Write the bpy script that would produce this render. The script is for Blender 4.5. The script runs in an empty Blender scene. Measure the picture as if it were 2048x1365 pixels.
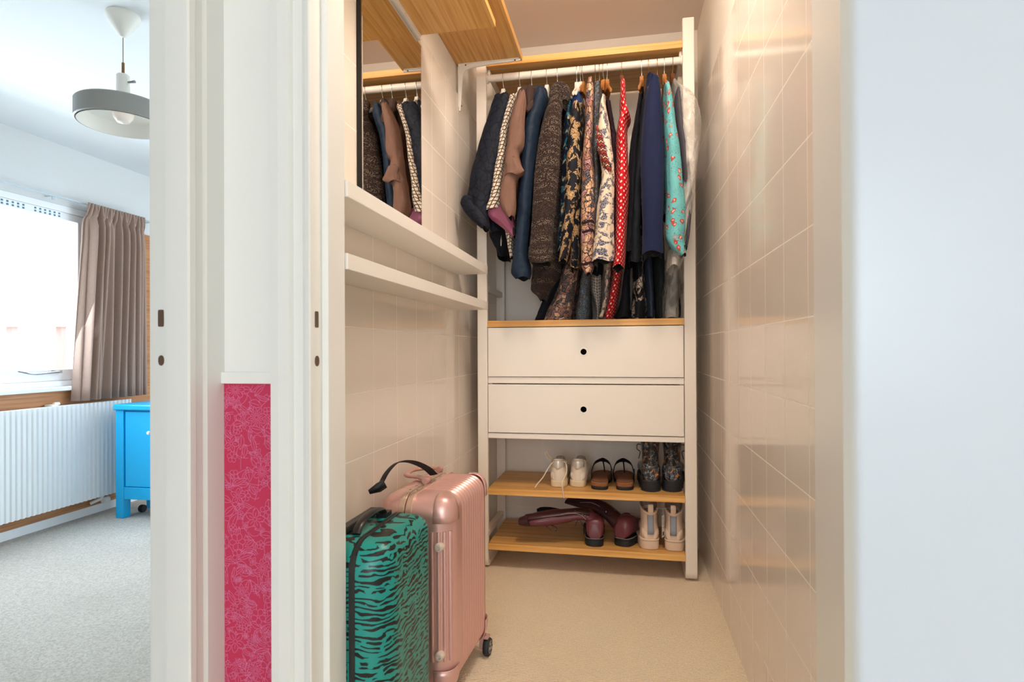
import bpy, bmesh, math, random
from mathutils import Vector, Matrix, noise as mnoise

S = bpy.context.scene
COL = S.collection
random.seed(7)

# ------------------------------------------------------------------ camera
F_PX = 1165.0
CYP = 695.0
TH, PI_, RO = math.radians(10.84), math.radians(0.25), math.radians(0.28)
CAM = Vector((0, 0, 0.92))
F0 = Vector((-math.sin(TH), math.cos(TH), 0)); R0 = Vector((math.cos(TH), math.sin(TH), 0)); U0 = Vector((0, 0, 1))
FW = F0 * math.cos(PI_) + U0 * math.sin(PI_)
U1 = U0 * math.cos(PI_) - F0 * math.sin(PI_)
RT = R0 * math.cos(RO) - U1 * math.sin(RO)
UP = U1 * math.cos(RO) + R0 * math.sin(RO)
cd = bpy.data.cameras.new('camera')
cam = bpy.data.objects.new('camera', cd); COL.objects.link(cam)
m = Matrix((RT, UP, -FW)).transposed().to_4x4(); m.translation = CAM
cam.matrix_world = m
cd.sensor_width = 36.0
cd.lens = F_PX / 2048 * 36
cd.shift_y = (CYP - 682.5) / 2048
cd.clip_start = 0.02
cd.dof.use_dof = True
cd.dof.focus_distance = 2.2
cd.dof.aperture_fstop = 7.0
S.camera = cam
S.cycles.max_bounces = 14
S.cycles.diffuse_bounces = 8
S.cycles.transparent_max_bounces = 24

# ------------------------------------------------------------------ colour management, world, lights
S.view_settings.view_transform = 'Standard'
S.view_settings.look = 'None'
S.view_settings.gamma = 1.0
S.view_settings.use_curve_mapping = False
S.view_settings.exposure = 0.0

W = bpy.data.worlds.new('daylight'); S.world = W; W.use_nodes = True
bg = W.node_tree.nodes['Background']
bg.inputs[0].default_value = (0.80, 0.91, 1.0, 1); bg.inputs[1].default_value = 5.5


def area(name, loc, target, sx, sy, power, col):
    l = bpy.data.lights.new(name, 'AREA'); l.shape = 'RECTANGLE'; l.size = sx; l.size_y = sy
    l.energy = power; l.color = col
    o = bpy.data.objects.new(name, l); COL.objects.link(o); o.location = loc
    o.rotation_euler = (Vector(target) - Vector(loc)).to_track_quat('-Z', 'Y').to_euler()
    return o


def bulb(name, loc, r, power, col):
    l = bpy.data.lights.new(name, 'POINT'); l.shadow_soft_size = r; l.energy = power; l.color = col
    o = bpy.data.objects.new(name, l); COL.objects.link(o); o.location = loc; return o


hall_l = area('hallway_front_fill', (0.0, -3.5, 1.2), (-0.1, 1.0, 0.9), 1.7, 2.0, 72, (0.83, 0.92, 1.0))  # unseen cool fill added behind the camera; the hallway has no window here
hall_c = area('hallway_top_fill', (-0.1, 0.1, 2.40), (-0.1, 0.1, 0.0), 0.4, 0.4, 1.5, (1.0, 0.90, 0.76))  # weak overhead fill added to lift the corner post; no fitting hangs here
clo_l = bulb('closet_ceiling_bulb', (0.02, 1.40, 2.26), 0.07, 9.5, (1.0, 0.85, 0.70))
clo_d = area('closet_ceiling_light', (0.02, 1.40, 2.38), (0.0, 1.75, 0), 0.25, 0.25, 10.5, (1.0, 0.84, 0.69))
bed_l = area('bedroom_window_daylight', (-2.90, 2.05, 1.23), (-1.2, 1.9, 0.7), 1.35, 0.80, 24.0, (0.74, 0.87, 1.0))


# ------------------------------------------------------------------ projection helpers: pixel + plane -> point
def on(px, py, ax, v):
    r = FW + RT * ((px - 1024) / F_PX) - UP * ((py - CYP) / F_PX)
    i = 'XYZ'.index(ax)
    return CAM + r * ((v - CAM[i]) / r[i])


# ------------------------------------------------------------------ mesh builder
class MB:
    def __init__(s):
        s.v = []; s.f = []; s.m = []; s.uv = []

    def face(s, idx, mat=0, uv=None):
        s.f.append(tuple(idx)); s.m.append(mat); s.uv.append(uv)

    def box(s, x0, x1, y0, y1, z0, z1, mat=0):
        b = len(s.v)
        for z in (z0, z1):
            for (x, y) in ((x0, y0), (x1, y0), (x1, y1), (x0, y1)):
                s.v.append((x, y, z))
        P = s.v[b:b + 8]
        for q, ax in (((0, 3, 2, 1), 'z'), ((4, 5, 6, 7), 'z'), ((0, 1, 5, 4), 'y'), ((1, 2, 6, 5), 'x'), ((2, 3, 7, 6), 'y'), ((3, 0, 4, 7), 'x')):
            uv = []
            for k in q:
                p = P[k]
                uv.append((p[0], p[1]) if ax == 'z' else ((p[0], p[2]) if ax == 'y' else (p[1], p[2])))
            s.face([b + k for k in q], mat, uv)
        return s

    def prism(s, poly, z0, z1, mat=0, axis='z'):
        """poly = list of (a,b); extruded along axis"""
        def mk(a, b_, c):
            return (a, b_, c) if axis == 'z' else ((a, c, b_) if axis == 'y' else (c, a, b_))
        b = len(s.v); n = len(poly)
        area_ = sum(poly[i][0] * poly[(i + 1) % n][1] - poly[(i + 1) % n][0] * poly[i][1] for i in range(n))
        if area_ < 0: poly = poly[::-1]
        for z in (z0, z1):
            for (x, y) in poly: s.v.append(mk(x, y, z))
        per = [0]
        for i in range(n):
            a, c = poly[i], poly[(i + 1) % n]
            per.append(per[-1] + math.hypot(a[0] - c[0], a[1] - c[1]))
        flip = axis == 'y'
        for i in range(n):
            j = (i + 1) % n
            q = [b + i, b + j, b + n + j, b + n + i]; uv = [(per[i], z0), (per[i + 1], z0), (per[i + 1], z1), (per[i], z1)]
            if flip: q.reverse(); uv.reverse()
            s.face(q, mat, uv)
        lo = [b + i for i in range(n)][::-1]; hi = [b + n + i for i in range(n)]
        if flip: lo.reverse(); hi.reverse()
        s.face(lo, mat, [s_2(poly, k - b) for k in lo]); s.face(hi, mat, [s_2(poly, k - b - n) for k in hi])
        return s

    def loft(s, rings, mat=0, closed=True, cap0=True, cap1=True, us=None, vs=None):
        b = len(s.v); n = len(rings[0]); R = len(rings)
        for r in rings: s.v.extend([tuple(p) for p in r])
        if us is None:
            us = [0]
            mid = rings[R // 2]
            for i in range(n):
                us.append(us[-1] + (Vector(mid[(i + 1) % n]) - Vector(mid[i])).length)
        if vs is None:
            vs = [0]
            for i in range(R - 1):
                vs.append(vs[-1] + (Vector(rings[i + 1][0]) - Vector(rings[i][0])).length)
        for i in range(R - 1):
            for j in range(n if closed else n - 1):
                k = (j + 1) % n
                s.face((b + i * n + j, b + i * n + k, b + (i + 1) * n + k, b + (i + 1) * n + j), mat,
                       [(us[j], vs[i]), (us[j + 1], vs[i]), (us[j + 1], vs[i + 1]), (us[j], vs[i + 1])])
        if closed and cap0:
            q = [b + j for j in range(n)][::-1]; s.face(q, mat, [(s.v[k][0], s.v[k][1]) for k in q])
        if closed and cap1:
            q = [b + (R - 1) * n + j for j in range(n)]; s.face(q, mat, [(s.v[k][0], s.v[k][1]) for k in q])
        return s

    def tube(s, pts, r, n=10, mat=0, cap=True, up=(0, 0, 1), smooth=0):
        """sweep an ellipse; r = number, or list of numbers / (side, up) pairs"""
        pts = [Vector(p) for p in pts]
        rr = r if isinstance(r, (list, tuple)) and len(r) == len(pts) and not (len(pts) == 2 and isinstance(r, tuple)) else [r] * len(pts)
        rr = [(q, q) if not isinstance(q, (list, tuple)) else q for q in rr]
        if smooth:
            pts, rr = smooth_path(pts, rr, smooth)
        rings = []; up = Vector(up); prev = None
        for i, p in enumerate(pts):
            t = (pts[min(i + 1, len(pts) - 1)] - pts[max(i - 1, 0)]).normalized()
            if prev is None:
                sd = t.cross(up)
                if sd.length < 1e-4: sd = t.cross(Vector((0, 1, 0.01)))
            else:
                sd = prev - t * prev.dot(t)
            sd.normalize(); prev = sd; u2 = sd.cross(t).normalized()
            a, c = rr[i]
            rings.append([p + sd * (a * math.cos(2 * math.pi * k / n)) + u2 * (c * math.sin(2 * math.pi * k / n)) for k in range(n)])
        return s.loft(rings, mat, cap0=cap, cap1=cap)

    def lathe(s, prof, c=(0, 0, 0), n=32, mat=0, axis='z', cap=False):
        rings = []
        for (r, h) in prof:
            ring = []
            for k in range(n):
                a = 2 * math.pi * k / n
                x, y = r * math.cos(a), r * math.sin(a)
                if axis == 'z': q = (x, y, h)
                elif axis == 'y': q = (x, h, -y)
                else: q = (h, x, y)
                ring.append((c[0] + q[0], c[1] + q[1], c[2] + q[2]))
            rings.append(ring)
        return s.loft(rings, mat, cap0=cap, cap1=cap)


def s_2(poly, k):
    return poly[k]


def catmull(vals, t):
    n = len(vals)
    i = min(int(t), n - 2); u = t - i
    p0, p1, p2, p3 = vals[max(i - 1, 0)], vals[i], vals[i + 1], vals[min(i + 2, n - 1)]
    return 0.5 * ((2 * p1) + (-p0 + p2) * u + (2 * p0 - 5 * p1 + 4 * p2 - p3) * u * u + (-p0 + 3 * p1 - 3 * p2 + p3) * u ** 3)


def smooth_path(pts, rr, k):
    N = (len(pts) - 1) * k + 1
    xs = [[p[i] for p in pts] for i in range(3)]; ra = [q[0] for q in rr]; rb = [q[1] for q in rr]
    P = []; Q = []
    for j in range(N):
        t = j / k
        P.append(Vector([catmull(x, t) for x in xs])); Q.append((max(catmull(ra, t), 1e-4), max(catmull(rb, t), 1e-4)))
    return P, Q


def spath(pts, k=6):
    P, _ = smooth_path([Vector(p) for p in pts], [(1, 1)] * len(pts), k)
    return P


def world_loc(o):
    p = Vector(o.location)
    while o.parent:
        o = o.parent; p += Vector(o.location)
    return p


def obj(name, mb, mats, parent=None, bevel=0.0, smooth=True, label=None, cat=None, group=None, kind=None, origin=None, segs=2):
    me = bpy.data.meshes.new(name)
    if origin is None:
        if parent is not None: origin = world_loc(parent)
        else:
            xs = [p[0] for p in mb.v]; ys = [p[1] for p in mb.v]; zs = [p[2] for p in mb.v]
            origin = Vector(((min(xs) + max(xs)) / 2, (min(ys) + max(ys)) / 2, min(zs)))
    origin = Vector(origin)
    me.from_pydata([tuple(Vector(p) - origin) for p in mb.v], [], mb.f)
    uvl = me.uv_layers.new(name='UVMap')
    k = 0
    for fi, poly in enumerate(me.polygons):
        poly.material_index = mb.m[fi]
        uv = mb.uv[fi]
        for li, lo in enumerate(poly.loop_indices):
            if uv: uvl.data[lo].uv = uv[li]
    if not isinstance(mats, (list, tuple)): mats = [mats]
    for mt in mats: me.materials.append(mt)
    o = bpy.data.objects.new(name, me); COL.objects.link(o)
    if parent is not None:
        o.parent = parent; o.location = origin - world_loc(parent)
    else: o.location = origin
    bm = bmesh.new(); bm.from_mesh(me)
    bmesh.ops.recalc_face_normals(bm, faces=bm.faces); bm.to_mesh(me); bm.free()
    if smooth:
        for p in me.polygons: p.use_smooth = True
        try: me.set_sharp_from_angle(angle=math.radians(38))
        except Exception: pass
    if bevel:
        b = o.modifiers.new('bevel', 'BEVEL'); b.width = bevel; b.segments = segs; b.limit_method = 'ANGLE'; b.angle_limit = math.radians(50)
        b.harden_normals = False
    tag(o, label, cat, group, kind)
    return o


def tag(o, label=None, cat=None, group=None, kind=None):
    if label: o['label'] = label
    if cat: o['category'] = cat
    if group: o['group'] = group
    if kind: o['kind'] = kind


def thing(name, loc, label, cat, group=None):
    o = bpy.data.objects.new(name, None); COL.objects.link(o); o.location = loc; o.empty_display_size = 0.05
    tag(o, label, cat, group); return o


# ------------------------------------------------------------------ materials
def L(h):
    if isinstance(h, str):
        h = h.lstrip('#'); c = [int(h[i:i + 2], 16) / 255 for i in (0, 2, 4)]
        return tuple([(x / 12.92 if x <= 0.04045 else ((x + 0.055) / 1.055) ** 2.4) for x in c]) + (1,)
    return tuple(h) + (1,) if len(h) == 3 else tuple(h)


class NT:
    def __init__(s, name, rough=0.6, metal=0.0, color='#808080', spec=0.5, sheen=0.0):
        s.mat = bpy.data.materials.new(name); s.mat.use_nodes = True
        s.t = s.mat.node_tree; s.b = s.t.nodes['Principled BSDF']
        s.b.inputs['Roughness'].default_value = rough; s.b.inputs['Metallic'].default_value = metal
        s.b.inputs['Base Color'].default_value = L(color); s.b.inputs['Specular IOR Level'].default_value = spec
        if sheen: s.b.inputs['Sheen Weight'].default_value = sheen; s.b.inputs['Sheen Roughness'].default_value = 0.4

    def n(s, typ, **kw):
        nd = s.t.nodes.new(typ)
        for k, v in kw.items(): setattr(nd, k, v)
        return nd

    def lk(s, a, b): s.t.links.new(a, b)

    def uv(s, scale=(1, 1, 1), loc=(0, 0, 0), rot=(0, 0, 0), src='UV'):
        tc = s.n('ShaderNodeTexCoord'); mp = s.n('ShaderNodeMapping')
        mp.inputs['Scale'].default_value = scale; mp.inputs['Location'].default_value = loc; mp.inputs['Rotation'].default_value = rot
        s.lk(tc.outputs[src], mp.inputs[0]); return mp.outputs[0]

    def noise(s, vec, scale, detail=2, rough=0.5, dist=0):
        nd = s.n('ShaderNodeTexNoise'); nd.inputs['Scale'].default_value = scale; nd.inputs['Detail'].default_value = detail
        nd.inputs['Roughness'].default_value = rough; nd.inputs['Distortion'].default_value = dist
        s.lk(vec, nd.inputs['Vector']); return nd.outputs['Fac']

    def noisec(s, vec, scale, detail=2):
        nd = s.n('ShaderNodeTexNoise'); nd.inputs['Scale'].default_value = scale; nd.inputs['Detail'].default_value = detail
        s.lk(vec, nd.inputs['Vector']); return nd.outputs['Color']

    def vor(s, vec, scale, feature='F1', rnd=1.0, out='Distance', dim='2D'):
        nd = s.n('ShaderNodeTexVoronoi', feature=feature, voronoi_dimensions=dim); nd.inputs['Scale'].default_value = scale; nd.inputs['Randomness'].default_value = rnd
        s.lk(vec, nd.inputs['Vector']); return nd.outputs[out]

    def wave(s, vec, scale, dist=0, detail=2, dscale=1, direction='X', profile='SIN', typ='BANDS'):
        nd = s.n('ShaderNodeTexWave', wave_type=typ, wave_profile=profile)
        if typ == 'BANDS': nd.bands_direction = direction
        nd.inputs['Scale'].default_value = scale; nd.inputs['Distortion'].default_value = dist
        nd.inputs['Detail'].default_value = detail; nd.inputs['Detail Scale'].default_value = dscale
        s.lk(vec, nd.inputs['Vector']); return nd.outputs['Fac']

    def ramp(s, fac, stops, const=False):
        nd = s.n('ShaderNodeValToRGB'); cr = nd.color_ramp
        if const: cr.interpolation = 'CONSTANT'
        while len(cr.elements) < len(stops): cr.elements.new(0.5)
        for e, (p, c) in zip(cr.elements, stops): e.position = p; e.color = L(c)
        s.lk(fac, nd.inputs[0]); return nd.outputs[0]

    def step(s, fac, a, b=None, inv=False):
        """0 below a, 1 above b"""
        nd = s.n('ShaderNodeMapRange'); nd.inputs[1].default_value = a; nd.inputs[2].default_value = b if b is not None else a + 0.01
        if inv: nd.inputs[3].default_value = 1; nd.inputs[4].default_value = 0
        s.lk(fac, nd.inputs[0]); return nd.outputs[0]

    def math(s, op, a, b=None):
        nd = s.n('ShaderNodeMath', operation=op)
        for i, x in enumerate((a, b)):
            if x is None: continue
            if isinstance(x, (int, float)): nd.inputs[i].default_value = x
            else: s.lk(x, nd.inputs[i])
        return nd.outputs[0]

    def mix(s, fac, a, b, blend='MIX'):
        nd = s.n('ShaderNodeMix', data_type='RGBA', blend_type=blend)
        if isinstance(fac, (int, float)): nd.inputs[0].default_value = fac
        else: s.lk(fac, nd.inputs[0])
        for i, x in ((6, a), (7, b)):
            if isinstance(x, (str, tuple)): nd.inputs[i].default_value = L(x)
            else: s.lk(x, nd.inputs[i])
        return nd.outputs[2]

    def warp(s, vec, scale, amt):
        nz = s.noisec(vec, scale, 1)
        a = s.n('ShaderNodeVectorMath', operation='SUBTRACT'); a.inputs[1].default_value = (0.5, 0.5, 0.5); s.lk(nz, a.inputs[0])
        b = s.n('ShaderNodeVectorMath', operation='SCALE'); b.inputs['Scale'].default_value = amt; s.lk(a.outputs[0], b.inputs[0])
        c = s.n('ShaderNodeVectorMath', operation='ADD'); s.lk(vec, c.inputs[0]); s.lk(b.outputs[0], c.inputs[1]); return c.outputs[0]

    def col(s, c): s.lk(c, s.b.inputs['Base Color']); return s

    def bump(s, h, strength=0.3, dist=0.001):
        nd = s.n('ShaderNodeBump'); nd.inputs['Strength'].default_value = strength; nd.inputs['Distance'].default_value = dist
        s.lk(h, nd.inputs['Height']); s.lk(nd.outputs[0], s.b.inputs['Normal']); return s


def simple(name, color, rough=0.5, metal=0.0, spec=0.5, bump=None, **kw):
    t = NT(name, rough, metal, color, spec, **kw)
    if bump:
        v = t.uv(src='Object'); t.bump(t.noise(v, bump[0], 3), bump[1], bump[2] if len(bump) > 2 else 0.001)
    return t.mat


M = {}
M['paint'] = simple('white_gloss_paint', '#e6e7e6', 0.32, bump=(14, 0.12, 0.004))
M['plaster'] = simple('white_plaster', '#e6e3dc', 0.8, bump=(60, 0.15, 0.002))
M['bed_plaster'] = simple('bedroom_plaster', '#dfe3e5', 0.85, bump=(90, 0.25, 0.002))
M['bed_wall'] = simple('bedroom_wall_paint', '#d3d5d5', 0.85, bump=(90, 0.2, 0.002))
M['closet_paint'] = simple('closet_ceiling_paint', '#e2dad5', 0.75, bump=(70, 0.12, 0.002))
M['wardrobe'] = simple('wardrobe_white_lacquer', '#e9e1d8', 0.38, bump=(240, 0.05, 0.0005))
M['shelf_white'] = simple('wall_shelf_white', '#e9e6e1', 0.4, bump=(200, 0.05, 0.0005))
M['mirror'] = simple('mirror_glass', '#e8e8e6', 0.015, 1.0)
M['black'] = simple('black_edge', '#0c0b0b', 0.4)
M['chrome'] = simple('chrome_wire', '#c9c4bc', 0.22, 1.0)
M['brass'] = simple('dull_brass_wire', '#8a6a48', 0.3, 1.0)
M['steel'] = simple('steel', '#9a9a9c', 0.3, 1.0)
M['whiteplastic'] = simple('white_plastic', '#eceae4', 0.4)
M['door_white'] = simple('door_leaf_paint', '#d3dbe6', 0.4, bump=(8, 0.1, 0.004))
M['hole'] = simple('raw_wood_in_mortise', '#5f4a3c', 0.9, bump=(300, 0.6, 0.002))
M['window_pvc'] = simple('window_frame_white', '#eceef0', 0.35)
M['vent_dark'] = simple('vent_slot_dark', '#4c7d97', 0.6)
M['blue'] = simple('blue_painted_wood', '#12a9e2', 0.28, bump=(40, 0.1, 0.001))
M['radiator'] = simple('radiator_enamel', '#eaedee', 0.4)
M['lamp_grey'] = simple('grey_lamp_enamel', '#9b9c98', 0.45)
M['lamp_white'] = simple('white_lamp_enamel', '#eeede6', 0.4)
M['bulb'] = simple('frosted_bulb', '#f3e6dc', 0.3)
M['post_pink'] = simple('balcony_post_paint', '#a08279', 0.7)
M['hanger_white'] = simple('white_hanger_wood', '#ebe8e2', 0.4)
M['dark_lining'] = simple('dark_lining', '#0d0f16', 0.9)

t = NT('window_glass', 0.0, 0, '#ffffff'); t.b.inputs['Transmission Weight'].default_value = 1.0; t.b.inputs['IOR'].default_value = 1.02
tr = t.n('ShaderNodeBsdfTransparent'); mx = t.n('ShaderNodeMixShader'); mx.inputs[0].default_value = 0.94
out = t.t.nodes['Material Output']
gl = t.n('ShaderNodeBsdfGlossy'); gl.inputs['Roughness'].default_value = 0.02
t.lk(gl.outputs[0], mx.inputs[1]); t.lk(tr.outputs[0], mx.inputs[2]); t.lk(mx.outputs[0], out.inputs[0]); M['glass'] = t.mat


def tile_mat(name, phx, phz, col='#e6ded5', grout='#faf5ee'):
    t = NT(name, 0.11, 0, col, 0.33)
    v = t.uv(loc=(-phx, -phz, 0))
    br = t.n('ShaderNodeTexBrick', offset=0.0, squash=1.0)
    br.inputs['Scale'].default_value = 1.0; br.inputs['Brick Width'].default_value = 0.1645; br.inputs['Row Height'].default_value = 0.1645
    br.inputs['Mortar Size'].default_value = 0.0014; br.inputs['Mortar Smooth'].default_value = 0.3; br.inputs['Bias'].default_value = 0
    br.inputs['Color1'].default_value = L(col); br.inputs['Color2'].default_value = L('#e7dfd6'); br.inputs['Mortar'].default_value = L(grout)
    t.lk(v, br.inputs['Vector'])
    nz = t.noise(v, 9, 2); c = t.mix(t.math('MULTIPLY', nz, 0.10), br.outputs['Color'], '#cfc7bc'); t.col(c)
    rr = t.math('ADD', t.math('MULTIPLY', br.outputs['Fac'], 0.5), 0.11); t.lk(rr, t.b.inputs['Roughness'])
    h = t.math('ADD', t.math('MULTIPLY', br.outputs['Fac'], -0.6), t.math('MULTIPLY', t.noise(v, 5, 1), 0.9))
    h = t.math('ADD', h, t.math('MULTIPLY', t.noise(v, 26, 2), 0.12))
    t.bump(h, 0.5, 0.0022); return t.mat


ZPH = 0.9777 % 0.1645
M['tile_r'] = tile_mat('glazed_wall_tile_right', 1.154 % 0.1645, ZPH, '#e9e1d9', '#faf5ee')
M['tile_l'] = tile_mat('glazed_wall_tile_left', 1.4599 % 0.1645, ZPH)
M['tile_b'] = tile_mat('glazed_wall_tile_back', -0.39 % 0.1645, ZPH, '#e6dccf', '#f4ece0')
for n_ in M['tile_b'].node_tree.nodes:
    if n_.type == 'MATH' and n_.operation == 'ADD' and abs(n_.inputs[1].default_value - 0.11) < 1e-4: n_.inputs[1].default_value = 0.35


def carpet(name, c1, c2, scale, rows=None, strength=1.0):
    t = NT(name, 0.95, 0, c1, 0.1)
    v = t.uv(src='Object')
    n1 = t.noise(v, scale, 4, 0.7); n2 = t.noise(v, 3.0, 2)
    h = n1
    if rows:
        w = t.wave(v, rows, 0.6, 2, 6, 'Y'); vv = t.vor(v, scale * 0.6)
        h = t.math('ADD', t.math('MULTIPLY', w, 0.55), t.math('MULTIPLY', vv, 0.8))
        h = t.math('ADD', h, t.math('MULTIPLY', n1, 0.35))
    c = t.ramp(n1, [(0.25, c2), (0.62, c1)])
    if rows: c = t.mix(t.math('MULTIPLY', t.step(w, 0.0, 0.6, inv=True), 0.6), c, c2)
    c = t.mix(t.math('MULTIPLY', t.step(n2, 0.45, 0.7), 0.18), c, c2)
    t.col(c); t.bump(h, strength * (0.6 if rows else 1), 0.006); return t.mat


M['carpet_closet'] = carpet('beige_loop_carpet', '#f3e5d0', '#d9c6a9', 260, 40)
M['carpet_bed'] = carpet('cream_pile_carpet', '#cfc9bf', '#a19a8f', 130, None, 1.0)


def bamboo(name, axis, c1='#d7a45e', c2='#be8844', c3='#e6bd78', along=2.2):
    t = NT(name, 0.42, 0, c1)
    sc = {'x': (along, 90, 90), 'y': (90, along, 90)}[axis]
    v = t.uv(scale=sc, src='Object')
    n1 = t.noise(v, 1.0, 3, 0.6); n2 = t.noise(v, 3.0, 2, 0.6)
    c = t.ramp(n1, [(0.32, c2), (0.5, c1), (0.68, c3)]); c = t.mix(t.math('MULTIPLY', n2, 0.30), c, c2)
    t.col(c); t.bump(n2, 0.08, 0.0004); return t.mat


M['bamboo_x'] = bamboo('bamboo_board', 'x')
M['bamboo_y'] = bamboo('bamboo_wall_board', 'y')
M['bamboo_edge_x'] = bamboo('bamboo_board_edge', 'x', '#e0ab5e', '#cd9146', '#ebbf7a')
M['hanger_wood'] = bamboo('hanger_wood', 'x', '#b87a3e', '#9a5f2c', '#cf9352', 8)
M['hanger_dark'] = bamboo('dark_hanger_wood', 'x', '#6b3f24', '#4f2c18', '#7f4e2d', 8)

t = NT('wood_wall_panelling', 0.5, 0, '#a8714a')
v = t.uv(scale=(2, 2.2, 60), src='Object'); n1 = t.noise(v, 1.5, 4, 0.6)
t.col(t.ramp(n1, [(0.3, '#94603c'), (0.5, '#b37c50'), (0.7, '#c08a5c')])); M['wood_panel'] = t.mat

t = NT('curtain_linen', 0.9, 0, '#a58c7c', sheen=0.3)
v = t.uv(scale=(350, 60, 1)); v2 = t.uv(scale=(60, 500, 1))
c = t.mix(t.math('MULTIPLY', t.noise(v, 1, 2), 0.5), '#b09586', '#806a5f'); c = t.mix(t.math('MULTIPLY', t.noise(v2, 1, 2), 0.4), c, '#8a7468')
t.col(c); t.bump(t.noise(v, 1, 2), 0.3, 0.0005); M['curtain'] = t.mat

# ---------- clothing fabrics (UV in metres)


def fab(name, color, rough=0.85, sheen=0.15, spec=0.25):
    return NT(name, rough, 0, color, spec * 0.7, sheen=sheen * 0.15)


def plainfab(name, c1, c2, rough=0.85, sheen=0.15, wr=0.5, spec=0.25):
    t = fab(name, c1, rough, sheen, spec); v = t.uv()
    t.col(t.mix(t.noise(v, 25, 4), c1, c2))
    h = t.math('ADD', t.math('MULTIPLY', t.noise(t.uv(scale=(1, 0.35, 1)), 22, 3, 0.5, 1.0), 1.0), t.math('MULTIPLY', t.noise(v, 900, 1), 0.05))
    t.bump(h, wr, 0.012); return t.mat


M['navy_cloth'] = plainfab('navy_wool', '#20284a', '#1a213c', 0.9, 0.25, 0.15)
M['black_cloth'] = plainfab('black_jersey', '#12141b', '#191c25', 0.85, 0.1, 0.5)
M['charcoal_cloth'] = plainfab('charcoal_cloth', '#24272e', '#1d2026', 0.85, 0.1, 0.4)
M['green_cloth'] = plainfab('dark_green_cloth', '#262e2e', '#1c2324', 0.85, 0.1, 0.6)
M['brown_cloth'] = plainfab('brown_cotton', '#7f6154', '#6e5247', 0.8, 0.1, 0.7)
M['brown_dark'] = plainfab('dark_brown_cord', '#4a3733', '#3a2b29', 0.9, 0.2, 0.5)
M['pink_lining'] = plainfab('pink_satin_lining', '#a85f7c', '#85415f', 0.35, 0.1, 0.9, 0.5)
M['grey_suit'] = plainfab('grey_suiting', '#57525a', '#4b474f', 0.8, 0.1, 0.5)
M['blue_satin'] = plainfab('blue_satin', '#3d5c9a', '#2c447a', 0.4, 0.1, 0.6, 0.5)
M['maroon_cloth'] = plainfab('dark_maroon_cloth', '#33212b', '#251820', 0.85, 0.1, 0.5)
M['steel_blue'] = plainfab('steel_blue_cloth', '#3d4b63', '#2a3346', 0.6, 0.1, 0.7)

t = fab('navy_jacquard', '#141a28', 0.6); v = t.uv(); w = t.warp(v, 14, 0.05)
t.col(t.mix(t.step(t.vor(w, 34, 'DISTANCE_TO_EDGE'), 0.06, 0.12), '#0b0e16', '#161c2a')); t.bump(t.noise(v, 24, 3, 0.5, 1), 0.6, 0.012); M['jacquard'] = t.mat

t = fab('scale_print', '#d9cbb8'); v = t.uv(scale=(54, 72, 1), rot=(0, 0, 0.25))
hx = t.vor(v, 1.0, 'DISTANCE_TO_EDGE', 0.35); c = t.mix(t.step(hx, 0.09, 0.15), '#4a3228', '#dccfbd'); t.col(c)
t.bump(t.noise(t.uv(), 24, 3), 0.4, 0.01); M['scale_print'] = t.mat

t = fab('quilted_navy', '#26344c', 0.55, 0.1); v = t.uv()
w1 = t.wave(t.uv(rot=(0, 0, math.radians(90))), 9, 1.5, 1, 3)
t.col(t.mix(t.noise(v, 12, 2), '#1f2e42', '#182434'))
t.bump(t.math('ADD', t.math('MULTIPLY', t.noise(v, 18, 3, 0.5, 0.8), 1.0), t.math('MULTIPLY', w1, 0.12)), 0.6, 0.012); M['quilt'] = t.mat

t = fab('tweed_knit', '#332a28', 0.95, 0.3); v = t.uv(scale=(230, 190, 1)); d = t.vor(v, 1.0, 'F1', 0.6)
rowm = t.step(t.noise(t.uv(scale=(3, 70, 1)), 1.0, 1), 0.47, 0.55)
rnd = t.n('ShaderNodeSeparateColor'); t.lk(t.vor(v, 1.0, 'F1', 0.6, 'Color'), rnd.inputs[0])
sp = t.math('MULTIPLY', t.step(d, 0.18, 0.34, inv=True), t.step(rnd.outputs[0], 0.35, 0.45))
sp = t.math('MULTIPLY', sp, t.math('ADD', t.math('MULTIPLY', rowm, 0.65), 0.15))
base = t.mix(t.noise(t.uv(scale=(1, 4, 1)), 60, 3), '#1d1718', '#3f322e'); t.col(t.mix(sp, base, '#b49f8c')); t.bump(d, 0.7, 0.003); M['tweed'] = t.mat


def blob_floral(name, base, blob, line, accent=None, scale=30, th=0.52, edge=0.06):
    t = fab(name, base, 0.6, 0.1); v = t.uv(); w = t.warp(t.warp(v, scale * 1.5, 0.022), scale * 5, 0.007)
    n1 = t.noise(w, scale, 3, 0.6, 0.6); mask = t.step(n1, th, th + 0.015)
    d = t.vor(w, scale * 4.2, 'DISTANCE_TO_EDGE'); ln = t.step(d, edge, edge + 0.03, inv=True)
    b = t.mix(ln, blob, line)
    if accent:
        rn = t.n('ShaderNodeSeparateColor'); t.lk(t.vor(w, scale * 2.0, 'F1', 1, 'Color'), rn.inputs[0])
        b = t.mix(t.step(rn.outputs[1], 0.72, 0.74), b, accent)
    c = t.mix(mask, base, b); t.col(c); t.bump(t.noise(t.uv(scale=(1, 0.3, 1)), 22, 3), 0.5, 0.01); return t.mat


M['gold_floral'] = blob_floral('black_gold_floral', '#14161f', '#b3936a', '#3a2c26', None, 26, 0.50)
M['teal_floral'] = blob_floral('navy_teal_floral', '#101a2c', '#2f6d7c', '#14202e', '#a89a7e', 30, 0.53)
M['white_floral'] = blob_floral('cream_navy_floral', '#d8c9b4', '#3c4662', '#cdbfae', None, 36, 0.50, 0.045)
M['mono_print'] = blob_floral('black_cream_print', '#15161c', '#b9a99c', '#221f22', None, 14, 0.53)


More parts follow.
